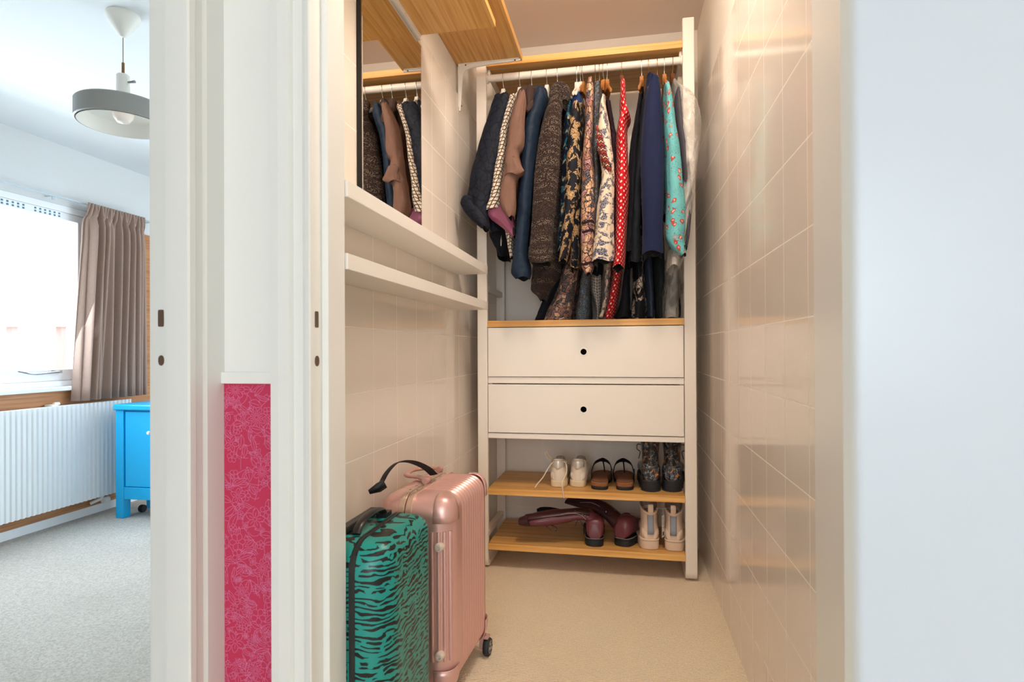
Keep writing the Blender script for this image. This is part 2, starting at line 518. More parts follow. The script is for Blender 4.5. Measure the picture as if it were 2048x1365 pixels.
def paisley(name, pal, scale=60, line='#191a24', warp=0.03):
    t = fab(name, pal[0], 0.6, 0.1); v = t.uv(); w = t.warp(t.warp(v, scale * 0.5, warp), scale * 1.6, 0.5 / scale)
    rn = t.n('ShaderNodeSeparateColor'); t.lk(t.vor(w, scale, 'F1', 1, 'Color'), rn.inputs[0])
    stops = [(i / len(pal), c) for i, c in enumerate(pal)]
    c = t.ramp(rn.outputs[0], stops, True)
    d = t.vor(w, scale, 'DISTANCE_TO_EDGE'); c = t.mix(t.step(d, 0.07, 0.11, inv=True), c, line)
    d2 = t.vor(w, scale, 'F1'); ring = t.math('MULTIPLY', t.step(d2, 0.20, 0.24), t.step(d2, 0.30, 0.34, inv=True)); c = t.mix(t.math('MULTIPLY', ring, 0.8), c, line)
    d3 = t.vor(v, scale * 4.5, 'F1'); c = t.mix(t.math('MULTIPLY', t.step(d3, 0.25, 0.3, inv=True), 0.45), c, '#d8c3ae')
    t.col(c); t.bump(t.noise(t.uv(scale=(1, 0.3, 1)), 22, 3), 0.5, 0.01); return t.mat


M['paisley_pink'] = paisley('pink_paisley', ['#1c1f2b', '#b98a7c', '#8d5a52', '#2b3344', '#c8a184', '#7a4a4c', '#20222e', '#a66f62'], 70)
M['paisley_peach'] = paisley('peach_paisley', ['#c29270', '#a86d58', '#b8838a', '#d0a585', '#7c4550', '#31374a'], 44, '#2a2029')
M['paisley_blue'] = paisley('blue_paisley', ['#141a28', '#24405a', '#1a2a3e', '#5f6f7c', '#16202e', '#3d6b82'], 110, '#0e121c', 0.015)
M['blue_geo'] = paisley('blue_geometric', ['#1d4a66', '#18384f', '#2a6079', '#10283c'], 80, '#0e1826', 0.01)
M['grey_scale'] = None
t = fab('grey_scallop', '#6f6a66', 0.7); hx = t.vor(t.uv(scale=(85, 85, 1)), 1, 'DISTANCE_TO_EDGE', 0.3)
t.col(t.mix(t.step(hx, 0.05, 0.1, inv=True), '#6b6766', '#c5bcb2')); M['grey_scale'] = t.mat

# polka dots: staggered grid
t = fab('red_polka', '#b0111f', 0.6, 0.1)
v = t.uv(scale=(58, 58, 1), rot=(0, 0, math.radians(45))); d = t.vor(v, 1.0, 'F1', 0.12)
t.col(t.mix(t.step(d, 0.20, 0.26, inv=True), '#b80f1f', '#eccfc4')); t.bump(t.noise(t.uv(scale=(1, 0.3, 1)), 20, 3), 0.5, 0.012); M['polka'] = t.mat

# turquoise floral
t = fab('turquoise_floral', '#54a9ae', 0.5, 0.1); v = t.uv(); w = t.warp(v, 75, 0.022)
d = t.vor(w, 34, 'F1', 0.9); fl = t.step(d, 0.25, 0.28, inv=True); core = t.step(d, 0.10, 0.13, inv=True)
nl = t.noise(v, 70, 1, 0.4, 2.0); ln = t.math('MULTIPLY', t.step(nl, 0.48, 0.49), t.step(nl, 0.51, 0.52, inv=True))
rn = t.n('ShaderNodeSeparateColor'); t.lk(t.vor(w, 34, 'F1', 0.9, 'Color'), rn.inputs[0]); keep = t.step(rn.outputs[0], 0.52, 0.54)
gate = t.step(t.noise(v, 18, 1), 0.40, 0.45)
c = t.mix(t.math('MULTIPLY', ln, t.math('MULTIPLY', gate, 0.85)), '#6ab4b9', '#1e3848')
ed = t.math('MULTIPLY', t.step(d, 0.25, 0.27), t.step(d, 0.29, 0.31, inv=True))
c = t.mix(t.math('MULTIPLY', ed, keep), c, '#5a2f2c')
c = t.mix(t.math('MULTIPLY', fl, keep), c, '#b9473f'); c = t.mix(t.math('MULTIPLY', core, keep), c, '#e5b7a2')
t.col(c); t.bump(t.noise(t.uv(scale=(1, 0.3, 1)), 20, 3), 0.5, 0.012); M['turq'] = t.mat

# red zigzag embroidery
t = fab('zigzag_embroidery', '#8e2f2c', 0.8); tc = t.uv(); sx = t.n('ShaderNodeSeparateXYZ'); t.lk(tc, sx.inputs[0])
zz = t.math('MULTIPLY', t.math('PINGPONG', sx.outputs[0], 0.009), 1.1); vv = t.math('ADD', sx.outputs[1], zz); fr = t.math('MODULO', t.math('MULTIPLY', vv, 34.0), 1.0)
t.col(t.ramp(fr, [(0, '#8c352c'), (0.30, '#221820'), (0.46, '#8c352c'), (0.6, '#221820'), (0.74, '#cdb99f'), (0.86, '#221820')], True)); M['zigzag'] = t.mat

# clear garment bag
t = NT('clear_polythene', 0.12, 0, '#f2efe9'); v = t.uv()
t.bump(t.noise(t.uv(scale=(1, 0.6, 1)), 18, 3, 0.6, 1.2), 0.9, 0.02)
tr = t.n('ShaderNodeBsdfTransparent'); tr.inputs[0].default_value = (0.97, 0.96, 0.95, 1); mx = t.n('ShaderNodeMixShader')
fac = t.ramp(t.noise(t.uv(scale=(1.3, 0.5, 1)), 11, 2, 0.5, 1.2), [(0.38, (0.20,) * 3), (0.64, (0.55,) * 3)])
t.lk(fac, mx.inputs[0]); t.lk(tr.outputs[0], mx.inputs[1]); t.lk(t.b.outputs[0], mx.inputs[2]); t.lk(mx.outputs[0], t.t.nodes['Material Output'].inputs[0]); M['poly'] = t.mat

# shoes
M['sneaker'] = simple('cream_leather', '#dccfc0', 0.5, bump=(150, 0.15, 0.001))
M['sneaker_sole'] = simple('off_white_rubber', '#d8c4a4', 0.6)
M['silver'] = simple('silver_leather', '#d8d3cd', 0.32, 0.45, bump=(90, 0.3, 0.002))
M['grey_in'] = simple('grey_shoe_lining', '#8f8a86', 0.9)
M['lace'] = simple('cotton_lace', '#d9c8ae', 0.9)
M['cork'] = simple('cork', '#8a5a38', 0.85, bump=(200, 0.6, 0.002))
M['footbed'] = simple('suede_footbed', '#7a4f33', 0.9, bump=(60, 0.3, 0.002))
M['blackleather'] = simple('black_leather', '#121316', 0.4, bump=(180, 0.2, 0.001))
M['rubber'] = simple('black_rubber', '#15181f', 0.6, bump=(120, 0.15, 0.001))
M['burg'] = simple('burgundy_leather', '#64303a', 0.36, bump=(70, 0.3, 0.002))
M['burg_dark'] = simple('dark_burgundy_leather', '#3a1f25', 0.4, bump=(60, 0.4, 0.002))
M['stitch'] = simple('white_stitching', '#a8999a', 0.8)
M['darkpink_lining'] = simple('boot_lining', '#231f2b', 0.9)
M['beige'] = simple('beige_rubber', '#d6bea9', 0.42)
M['grey_elastic'] = simple('grey_elastic', '#8d93a0', 0.85)
M['taupe_in'] = simple('taupe_lining', '#a08c80', 0.9)
M['tag_paper'] = simple('paper_tag', '#d8d2cc', 0.7)
M['ink'] = simple('print_ink', '#22222a', 0.7)
M['clearbag'] = M['poly']
t = NT('floral_boot_leather', 0.32, 0, '#1a1c20', 0.5); v = t.uv(src='Object'); w = t.warp(v, 60, 0.012)
n1 = t.noise(w, 42, 2, 0.6, 0.8); n2 = t.noise(w, 60, 2, 0.6, 1.0)
c = t.mix(t.step(n1, 0.55, 0.57), '#1b1d22', '#8d5629'); c = t.mix(t.step(n1, 0.60, 0.62), c, '#c87e34')
c = t.mix(t.math('MULTIPLY', t.step(n2, 0.53, 0.57), 0.85), c, '#74818f'); c = t.mix(t.step(t.vor(w, 130, 'DISTANCE_TO_EDGE', dim='3D'), 0.05, 0.09, inv=True), c, '#1a1613')
t.col(c); t.bump(n2, 0.2, 0.001); M['floral_boot'] = t.mat

# luggage
t = NT('rose_gold_aluminium', 0.34, 0.5, '#dcb0aa'); v = t.uv(src='Object'); t.bump(t.noise(v, 60, 2), 0.06, 0.0005); M['rose'] = t.mat
t = NT('rose_gold_trim', 0.3, 0.7, '#dcbfae'); M['rose_trim'] = t.mat
M['rose_plastic'] = simple('rose_plastic', '#b98f85', 0.4)
M['foot_rubber'] = simple('cream_rubber_foot', '#cfc0b4', 0.5)
t = NT('green_zebra_shell', 0.38, 0, '#1f7a6c'); v = t.uv(scale=(1.0, 1.5, 2.5), src='Object'); w = t.warp(v, 15, 0.06)
n1 = t.noise(w, 27, 1, 0.45, 0.3); wv = t.wave(w, 12, 5.0, 2, 1.6, 'Z')
mk = t.math('ADD', t.math('MULTIPLY', wv, 0.55), t.math('MULTIPLY', n1, 1.1)); s_ = t.step(mk, 0.84, 0.855)
gap = t.step(t.noise(t.uv(scale=(1.0, 1.0, 1.0), src='Object'), 38, 1, 0.5, 0.6), 0.385, 0.40); s_ = t.math('MULTIPLY', s_, gap)
t.col(t.mix(s_, '#158d86', '#0b0f10')); M['zebra'] = t.mat
M['webbing'] = simple('black_webbing', '#15151a', 0.8, bump=(500, 0.4, 0.001))
M['dark_plastic'] = simple('dark_plastic', '#1a1a1c', 0.35)
M['zip'] = simple('dark_zip_tape', '#1d201f', 0.7)
M['wheel_grey'] = simple('grey_wheel_plastic', '#8e8c8a', 0.4)

# wallpaper
t = NT('magenta_wallpaper', 0.6, 0, '#b8204f'); v = t.uv(); t.col(t.mix(t.noise(v, 300, 2), '#b9214e', '#c23058')); M['wallpaper'] = t.mat
M['wp_line'] = simple('pink_print_line', '#d4719c', 0.6)

# =================================================================== SETTING
XL, XR = -0.657, 0.334
YB = 2.80
ZC = 2.43


def struct(name, mb, mat, **kw):
    kw.setdefault('smooth', False)
    return obj(name, mb, mat, kind='structure', **kw)


struct('floor', MB().box(XL - 0.05, XR + 0.05, -3.6, YB + 0.1, -0.08, 0.0), M['carpet_closet'], label='beige ribbed loop carpet on the closet floor', cat='floor')
struct('floor_bedroom', MB().box(-3.1, XL - 0.0501, -3.6, 4.0, -0.08, 0.0), M['carpet_bed'], label='light cream pile carpet in the bedroom', cat='floor')
struct('floor_hallway', MB().box(XR + 0.0501, 1.2, -3.6, 0.96, -0.08, 0.0), M['carpet_bed'], label='light pile carpet in the hallway', cat='floor')
struct('ceiling', MB().box(XL - 0.12, XR + 0.12, 0.9, YB + 0.1, ZC - 0.03, ZC + 0.05), M['closet_paint'], label='plain off-white ceiling of the closet', cat='ceiling')
struct('ceiling_hallway', MB().box(-0.80, 1.2, -3.65, 0.8999, ZC, ZC + 0.08), M['plaster'], label='plain white ceiling of the hallway', cat='ceiling')
struct('ceiling_bedroom', MB().box(-3.1, -0.826, -1.5, 4.0, 2.04, 2.12), M['bed_plaster'], label='white plaster ceiling of the bedroom', cat='ceiling')
# closet walls: plaster behind, tiles up to 1.964 m
ZT = 1.964
struct('wall_left', MB().box(-0.83, XL - 0.0101, 1.0605, YB + 0.1, 0.0, ZC - 0.0301), M['plaster'], label='wall between closet and bedroom, plain white above the tiles', cat='wall')
struct('trim_1', MB().box(XL - 0.01, XL, 1.0605, YB, 0.0, ZT), M['tile_l'], label='cream glazed tiles on the left closet wall', cat='wall tiles')
struct('wall_right', MB().box(XR + 0.0101, XR + 0.09, 0.98, YB + 0.1, 0.0, ZC - 0.0301), M['plaster'], label='right closet wall, plain white above the tiles', cat='wall')
struct('trim_2', MB().box(XR, XR + 0.01, 1.123, YB, 0.0, ZT), M['tile_r'], label='cream glazed tiles on the right closet wall', cat='wall tiles')
struct('wall_back', MB().box(XL - 0.01, XR + 0.01, YB + 0.0101, YB + 0.1, 0.0, ZC - 0.0301), M['plaster'], label='back closet wall behind the wardrobe', cat='wall')
struct('trim_3', MB().box(XL, XR, YB, YB + 0.01, 0.0, ZT), M['tile_b'], label='cream glazed tiles on the back closet wall', cat='wall tiles')

# ---- corner post between the two doorways -------------------------------------------------
ZH = 2.43


def ax_(px, Y): return on(px, 700, 'Y', Y)[0]
def ay_(px, X): return on(px, 700, 'X', X)[1]


X442, X552 = ax_(442, 0.97), ax_(552, 0.97)
struct('wall_corner', MB().box(X442 - 0.07, X552 + 0.04, 0.972, 1.05, 0.0, ZH), M['paint'], label='white painted wall strip between the two doorways above the pink wallpaper', cat='wall')
# closet doorway, left frame (casing + jamb + stop)
Xa = ax_(620, 0.95); Yb = ay_(645, Xa); Xb = ax_(657, Yb); Yc = ay_(690, Xb)
c = [(X552, 0.9719), (X552, 0.953), (ax_(556, 0.950), 0.950), (ax_(578, 0.950), 0.950), (ax_(583, 0.954), 0.954), (ax_(588, 0.959), 0.959), (ax_(606, 0.959), 0.959),
     (ax_(611, 0.953), 0.953), (Xa - 0.002, 0.950), (Xa, 0.952), (Xa, Yb - 0.001), (Xb - 0.001, Yb), (Xb, Yb + 0.001), (Xb, Yc), (X552 + 0.041, Yc), (X552 + 0.041, 0.9719)]
jb = struct('trim_4', MB().prism(c, 0.0, ZH), M['paint'], label='white moulded door frame on the left of the closet opening', cat='door frame')
# bedroom doorway frame: casing on the side wall and jamb face towards the viewer
Xc = X442 + 0.006
Ye = ay_(378, Xc)
Yf = Ye + 0.012
c = [(Xc, 0.9719), (Xc, Ye + 0.045), (Xc - 0.004, Ye + 0.038), (Xc - 0.004, Ye + 0.022), (Xc, Ye + 0.016), (Xc, Ye + 0.003), (Xc - 0.003, Ye),
     (ax_(331, Ye), Ye), (ax_(330, Ye), Yf), (ax_(300, Yf), Yf), (ax_(300, Yf), 1.05), (X442 - 0.0701, 1.05), (X442 - 0.0701, 0.9719)]
ja = struct('trim_5', MB().prism(c, 0.0, ZH), M['paint'], label='white moulded door frame of the bedroom opening, left of the pink strip', cat='door frame')
# thin bead lines beside the wallpaper panel
struct('trim_6', MB().box(ax_(437, 0.966), ax_(442, 0.966), 0.962, 0.9719, 0.0, on(440, 768, 'Y', .966)[2]), M['paint'], label='slim white bead along the left edge of the pink wallpaper', cat='trim')
zt = on(495, 745, 'Y', 0.966)[2]; zb = on(495, 768, 'Y', 0.966)[2]
struct('trim_7', MB().box(ax_(438, 0.966), X552 - 0.0005, 0.9625, 0.9719, zb, zt), M['paint'], bevel=0.0015, label='small white horizontal ledge on top of the pink wallpaper', cat='trim')


def mort(parent, pxl, pxr, y0, y1, ax, val, rnd=False):
    a = on(pxl, y0, ax, val); b = on(pxr, y1, ax, val)
    mb = MB()
    if ax == 'Y':
        cx, cz, hx, hz = (a[0] + b[0]) / 2, (a[2] + b[2]) / 2, abs(a[0] - b[0]) / 2, abs(a[2] - b[2]) / 2
    else:
        cx, cz, hx, hz = (a[1] + b[1]) / 2, (a[2] + b[2]) / 2, abs(a[1] - b[1]) / 2, abs(a[2] - b[2]) / 2
    n = 20; e = 0.9 if rnd else 0.25
    pts = []
    for k in range(n):
        th = 2 * math.pi * k / n; cc, ss = math.cos(th), math.sin(th)
        pts.append((cx + hx * math.copysign(abs(cc) ** e, cc), cz + hz * math.copysign(abs(ss) ** e, ss)))
    # recessed cup: rim flush, floor in front of the jamb by nothing, thickness 6 mm
    if ax == 'Y': mb.prism(pts, val - 0.0004, val + 0.006, axis='y')
    else: mb.prism(pts, val - 0.006, val + 0.0004, axis='x')
    obj('mortise', mb, M['hole'], parent, label='bare brown mortise hole')


Yfm = Yf
mort(ja, 316, 328, 620, 654, 'Y', Yfm); mort(ja, 316.5, 328.5, 711, 732, 'Y', Yfm, True)
mort(jb, 629.5, 637, 622.5, 656, 'X', Xa); mort(jb, 629.5, 638.5, 712, 733, 'X', Xa, True)

# wallpaper with line-drawn flowers (built as a thin relief in the same sheet)
wx0, wx1, wz1 = ax_(442, 0.9715), X552 - 0.0003, zb
wp = MB(); wp.box(wx0, wx1, 0.9700, 0.9719, 0.0, wz1, 0)
rng = random.Random(11)
polys = []


def inside(pt, poly):
    x, y = pt; c = False; n = len(poly)
    for i in range(n):
        x1, y1 = poly[i]; x2, y2 = poly[(i + 1) % n]
        if (y1 > y) != (y2 > y) and x < (x2 - x1) * (y - y1) / (y2 - y1) + x1: c = not c
    return c


SN = [0]


def stroke(pts, w=0.00042, closed=False, skip=None):
    n = len(pts); SN[0] += 1; yy = 0.96990 - SN[0] * 3e-7; L_, R_ = [], []
    for i in range(n):
        a = pts[(i - 1) % n] if (closed or i > 0) else pts[i]; b = pts[(i + 1) % n] if (closed or i < n - 1) else pts[i]
        dx, dz = b[0] - a[0], b[1] - a[1]; l = math.hypot(dx, dz) or 1
        nx, nz = -dz / l * w, dx / l * w; k = len(wp.v)
        wp.v.append((pts[i][0] + nx, yy, pts[i][1] + nz)); wp.v.append((pts[i][0] - nx, yy, pts[i][1] - nz)); L_.append(k); R_.append(k + 1)
    for i in range(n if closed else n - 1):
        j = (i + 1) % n; a, b = pts[i], pts[j]
        if not all(wx0 + 0.0008 < q[0] < wx1 - 0.0008 and 0.02 < q[1] < wz1 - 0.0008 for q in (a, b)): continue
        if any(p is not skip and inside(((a[0] + b[0]) / 2, (a[1] + b[1]) / 2), p) for p in polys): continue
        wp.face((L_[i], L_[j], R_[j], R_[i]), 1)


def circ(cx, cz, r, n=14): return [(cx + r * math.cos(2 * math.pi * i / n), cz + r * math.sin(2 * math.pi * i / n)) for i in range(n)]


def flower(cx, cz, R, n, ph, pointed):
    out = []; N = n * 10
    for i in range(N):
        a = 2 * math.pi * i / N; u = (a * n / (2 * math.pi)) % 1
        if pointed: r = R * (0.42 + 0.58 * (1 - abs(2 * u - 1)) ** 0.8)
        else: r = R * (0.55 + 0.45 * abs(math.sin(math.pi * u)) ** 0.6)
        out.append((cx + r * math.cos(a + ph), cz + r * math.sin(a + ph)))
    stroke(out, closed=True)
    for i in range(n):
        a = 2 * math.pi * i / n + ph
        stroke([(cx + R * t * math.cos(a), cz + R * t * math.sin(a)) for t in (0.22, 0.32, 0.43 if pointed else 0.55)])
        if pointed or n > 6:
            a2 = a + math.pi / n
            stroke([(cx + R * t * math.cos(a2), cz + R * t * math.sin(a2)) for t in (0.25, 0.4, 0.62)])
    stroke(circ(cx, cz, R * 0.17), closed=True)
    polys.append(out)


def leaf(cx, cz, Lh, wd, ph):
    out = []
    for i in range(13):
        t = i / 12; out.append((t * Lh, wd * math.sin(math.pi * t) * (1 - .3 * t)))
    for i in range(12, -1, -1):
        t = i / 12; out.append((t * Lh, -wd * math.sin(math.pi * t) * (1 - .3 * t) * 0.8))
    bend = rng.uniform(-.35, .35)

    def tr(p):
        a = ph + bend * p[0] / Lh; return (cx + p[0] * math.cos(a) - p[1] * math.sin(a), cz + p[0] * math.sin(a) + p[1] * math.cos(a))
    o = [tr(p) for p in out]; stroke(o, closed=True); stroke([tr((Lh * t, 0)) for t in (0, .2, .4, .6, .8)])
    polys.append(o)


def arcs(cx, cz, r, a0, k):
    for q in range(k):
        rr = r + q * 0.0035
        stroke([(cx + rr * math.cos(a0 + t * 0.14), cz + rr * math.sin(a0 + t * 0.14)) for t in range(16)])


zz = wz1 - 0.012; row = 0
while zz > 0.02:
    flower(wx0 + rng.uniform(0.02, 0.045) + 0.05 * (row % 2), zz, rng.uniform(0.015, 0.022), rng.choice((5, 6, 7, 8)), rng.uniform(0, 1), row % 3 != 0)
    zz -= rng.uniform(0.040, 0.052); row += 1
for i in range(480):
    z = rng.uniform(0.03, wz1 - 0.01); x = rng.uniform(wx0 + 0.005, wx1 - 0.006)
    if any(inside((x, z), p) for p in polys): continue
    k = rng.random()
    if k < 0.45: leaf(x, z, rng.uniform(0.016, 0.036), rng.uniform(0.005, 0.010), rng.uniform(0, 6.28))
    elif k < 0.75: flower(x, z, rng.uniform(0.006, 0.012), rng.choice((4, 5, 6)), rng.uniform(0, 1), rng.random() < .5)
    else: arcs(x, z, rng.uniform(0.008, 0.016), rng.uniform(0, 6.28), rng.choice((1, 2, 3)))
for i in range(170):
    z = rng.uniform(0.03, wz1 - 0.01); x = rng.uniform(wx0 + 0.005, wx1 - 0.006); a = rng.uniform(0, 6.28); p = [(x, z)]
    cv = rng.uniform(-.25, .25)
    for q in range(14):
        a += cv; p.append((p[-1][0] + 0.003 * math.cos(a), p[-1][1] + 0.003 * math.sin(a)))
    stroke(p)
obj('wallpaper_strip', wp, [M['wallpaper'], M['wp_line']], smooth=False, label='narrow magenta wallpaper strip with pink outlined flowers between the two door frames', cat='wallpaper')

# closet doorway: right jamb, door head, hallway walls
c = [(XR, 1.1225), (XR, 0.985), (XR + 0.012, 0.975), (XR + 0.03, 0.955), (XR + 0.095, 0.955), (XR + 0.095, 0.9799), (XR + 0.0101, 0.9799), (XR + 0.0101, 1.1225)]
struct('trim_8', MB().prism(c, 0.0, ZH), M['paint'], label='white smooth door jamb on the right of the closet opening', cat='door frame')
struct('wall_front', MB().box(XR + 0.0951, 1.2, 0.98, 1.06, 0.0, ZC), M['plaster'], label='white hallway wall right of the closet opening', cat='wall')
struct('wall_above', MB().box(Xb + 0.0005, XR - 0.0005, 0.97, 1.06, 2.08, ZC - 0.0301), M['plaster'], label='white wall above the closet opening', cat='wall')
struct('wall_hallway', MB().box(-0.80, 1.2, -3.68, -3.6, 0.0, ZC), M['plaster'], label='white wall at the end of the hallway', cat='wall')
struct('wall_hallway_right', MB().box(1.2, 1.28, -3.68, 1.06, 0.0, ZC), M['plaster'], label='white side wall of the hallway', cat='wall')
struct('wall_hallway_left', MB().box(-0.825, X442 - 0.0001, -3.6, 0.0, 0.0, ZC), M['plaster'], label='white hallway wall beside the bedroom opening', cat='wall')
struct('wall_over_bedroom_door', MB().box(-0.825, X442 - 0.0001, 0.0, Ye - 0.001, 2.06, ZC), M['plaster'], label='white wall above the bedroom opening', cat='wall')

# bedroom shell: window wall with opening
XW = -2.98
WY0, WY1, WZ0, WZ1 = 1.05, on(182, 600, 'X', XW)[1], 0.735, 1.715
mb = MB()
mb.box(XW - 0.12, XW, -1.5, WY0, 0, 2.04); mb.box(XW - 0.12, XW, WY1, 4.0, 0, 2.04)
mb.box(XW - 0.12, XW, WY0, WY1, 0, WZ0); mb.box(XW - 0.12, XW, WY0, WY1, WZ1, 2.04)
struct('wall_window', mb, M['bed_wall'], label='white bedroom window wall', cat='wall')
struct('wall_bedroom_far', MB().box(XW, -0.8301, 3.9, 4.0, 0, 2.04), M['bed_wall'], label='far white wall of the bedroom', cat='wall')
struct('wall_bedroom_near', MB().box(XW, -0.826, -1.58, -1.5, 0, 2.12), M['bed_wall'], label='near white wall of the bedroom', cat='wall')
struct('baseboard_window', MB().box(XW, XW + 0.016, -1.5, 3.9, 0.0, 0.045), M['window_pvc'], label='low white skirting under the radiator', cat='skirting')
mb = MB(); mb.box(XW, XW + 0.012, -1.5, WY1 + 0.1, 0.0451, WZ0 - 0.005); mb.box(XW, XW + 0.012, WY1 + 0.1001, 3.9, 0.0451, 1.66)
struct('trim_9', mb, M['wood_panel'], label='brown wood panelling below the window and behind the curtain', cat='panelling')

# window
XF = XW - 0.03
fr = MB()
gy1 = on(156, 600, 'X', XF + 0.02)[1]; gz1 = on(150, 445, 'X', XF + 0.02)[2]; gz0 = on(155, 738, 'X', XF + 0.02)[2]
gy0 = WY0 + 0.05
# outer frame
for (a, b, c_, d) in ((WY0, WY1, WZ1 - 0.035, WZ1), (WY0, WY1, WZ0, WZ0 + 0.03), (WY0, WY0 + 0.03, WZ0 + 0.03, WZ1 - 0.035), (WY1 - 0.03, WY1, WZ0 + 0.03, WZ1 - 0.035)):
    fr.box(XF - 0.03, XF + 0.028, a, b, c_, d)
wf = struct('window_1', fr, M['window_pvc'], bevel=0.002, label='white framed bedroom window blown out by daylight', cat='window')
sa = MB()
for (a, b, c_, d) in ((WY0 + .031, WY1 - .031, gz1, WZ1 - .036), (WY0 + .031, WY1 - .031, WZ0 + .031, gz0), (WY0 + .031, gy0, gz0, gz1), (gy1, WY1 - .031, gz0, gz1)):
    sa.box(XF - 0.02, XF + 0.02, a, b, c_, d)
obj('sash', sa, M['window_pvc'], wf, bevel=0.002, smooth=False)
obj('pane', MB().box(XF - 0.004, XF + 0.002, gy0, gy1, gz0, gz1), M['glass'], wf, smooth=False)
sl = MB().box(XW - 0.02, XW + 0.05, WY0 - 0.02, WY1 + 0.02, WZ0 - 0.022, WZ0 - 0.0005)
obj('sill', sl, M['window_pvc'], wf, bevel=0.003, smooth=False)
# ventilation grille above the glass
vg = MB(); vz = gz1 + 0.018; vg.box(XF + 0.02, XF + 0.026, 1.2, on(118, 420, 'X', XF)[1], vz - 0.016, vz + 0.02)
g = obj('vent_grille', vg, M['window_pvc'], wf, smooth=False)
sl = MB(); yv = on(112, 420, 'X', XF)[1]
for i in range(34):
    if i == 6 or i == 14: yv -= 0.035
    for dz in (-0.008, 0.007):
        sl.box(XF + 0.0262, XF + 0.0272, yv - 0.010, yv, vz + dz - 0.0045 + .002, vz + dz + 0.0045 + .002)
    yv -= 0.026
obj('vent_slots', sl, M['vent_dark'], g, smooth=False)
hd = MB(); p0 = on(20, 744, 'X', XW + 0.02); p1 = on(60, 747, 'X', XW + 0.03); p2 = on(120, 744, 'X', XW + 0.02)
hd.tube([(XW + 0.06, p0[1], p0[2] + .003), (XW + 0.055, p0[1] + 0.05, p0[2] - .008), (XW + 0.035, p1[1] + .03, p1[2] - .006), (XW + 0.012, p2[1], p2[2])], [(0.006, .004), (.007, .005), (.006, .005), (.009, .006)], 10, smooth=5)
hd.box(XF + 0.019, XW + 0.012, p2[1] - 0.02, p2[1] + 0.02, p2[2] - 0.008, p2[2] + 0.008)
obj('window_handle', hd, M['steel'], wf)

# balcony posts outside
for px, lab in ((24, 'left pale balcony post seen faintly through the window'), (122, 'right pale balcony post seen faintly through the window')):
    p = on(px, 700, 'X', -5.2); zt_ = on(px, 655, 'X', -5.2)[2]
    t_ = MB().box(-5.23, -5.17, p[1] - 0.025, p[1] + 0.025, -0.4, zt_)
    t_.box(-5.25, -5.15, p[1] - 0.09, p[1] + 0.09, zt_ + 0.0001, zt_ + 0.02)
    obj('balcony_post', t_, M['post_pink'], smooth=False, label=lab, cat='post', group='balcony posts outside')
struct('ground', MB().box(-8, -3.2, -3, 10, -0.5, -0.4), M['plaster'], label='pale ground outside the window', cat='ground')

# curtain
YC0, YC1 = on(180, 420, 'X', XW + 0.1)[1], on(294, 440, 'X', XW + 0.1)[1]
ct = MB(); rings = []; N = 320; zb_, zt_ = on(220, 797, 'X', XW + .1)[2], on(190, 408, 'X', XW + .1)[2]
rg = random.Random(3); ph = [rg.uniform(0, 6.28) for _ in range(8)]
rows_z = [zt_, zt_ - 0.02, zt_ - 0.06, zt_ - 0.085, zt_ - 0.12, zt_ - 0.2] + [zt_ - 0.2 - (zt_ - 0.2 - zb_) * k / 12 for k in range(1, 13)]
for ri, z in enumerate(rows_z):
    t_ = (zt_ - z) / (zt_ - zb_); row_ = []
    for i in range(N):
        u = i / (N - 1)
        y = YC0 + (YC1 - YC0) * u - 0.07 * t_ * (1 - u)
        head = max(0, 1 - t_ / 0.09)
        a = 0.013 * head + (0.034) * (1 - head)
        d1 = math.sin(u * 2 * math.pi * 20 + 0.3 * math.sin(ph[0])) * head + (1 - head) * (0.75 * math.sin(u * 2 * math.pi * 7.5 + ph[1] + 1.2 * t_ * math.sin(ph[2] + 5 * u)) + 0.4 * math.sin(u * 2 * math.pi * 17 + ph[3] + 0.8 * t_))
        pinch = -0.010 * math.exp(-((t_ - 0.09) / 0.02) ** 2)
        row_.append((XW + 0.085 + a * d1 + pinch, y, z))
    rings.append(row_)
us = [2.0 * i / N * 0.6 for i in range(N + 1)]
ct.loft(rings, closed=False, us=us, vs=[(zt_ - z) for z in rows_z])
cu = thing('curtain', (XW + 0.085, (YC0 + YC1) / 2, zb_), 'taupe pleated linen curtain hanging right of the bedroom window', 'curtain')
o = obj('curtain_cloth', ct, M['curtain'], cu); sm = o.modifiers.new('solid', 'SOLIDIFY'); sm.thickness = 0.003
# curtain rail
rl = MB(); z_r = on(100, 389, 'X', XW + 0.06)[2]
rl.box(XW + 0.048, XW + 0.062, 0.9, YC1 + 0.1, z_r - 0.0035, z_r + 0.0035)
for yy in (1.3, on(110, 392, 'X', XW + 0.06)[1], 3.2):
    rl.box(XW, XW + 0.048, yy - 0.004, yy + 0.004, z_r - 0.002, z_r + 0.003); rl.box(XW + 0.045, XW + 0.052, yy - 0.006, yy + 0.006, z_r - 0.02, z_r + 0.006)
obj('curtain_rail', rl, simple('rail_grey', '#b9c6cc', 0.4, 0.3), smooth=False, label='thin grey curtain rail above the bedroom window', cat='curtain rail')

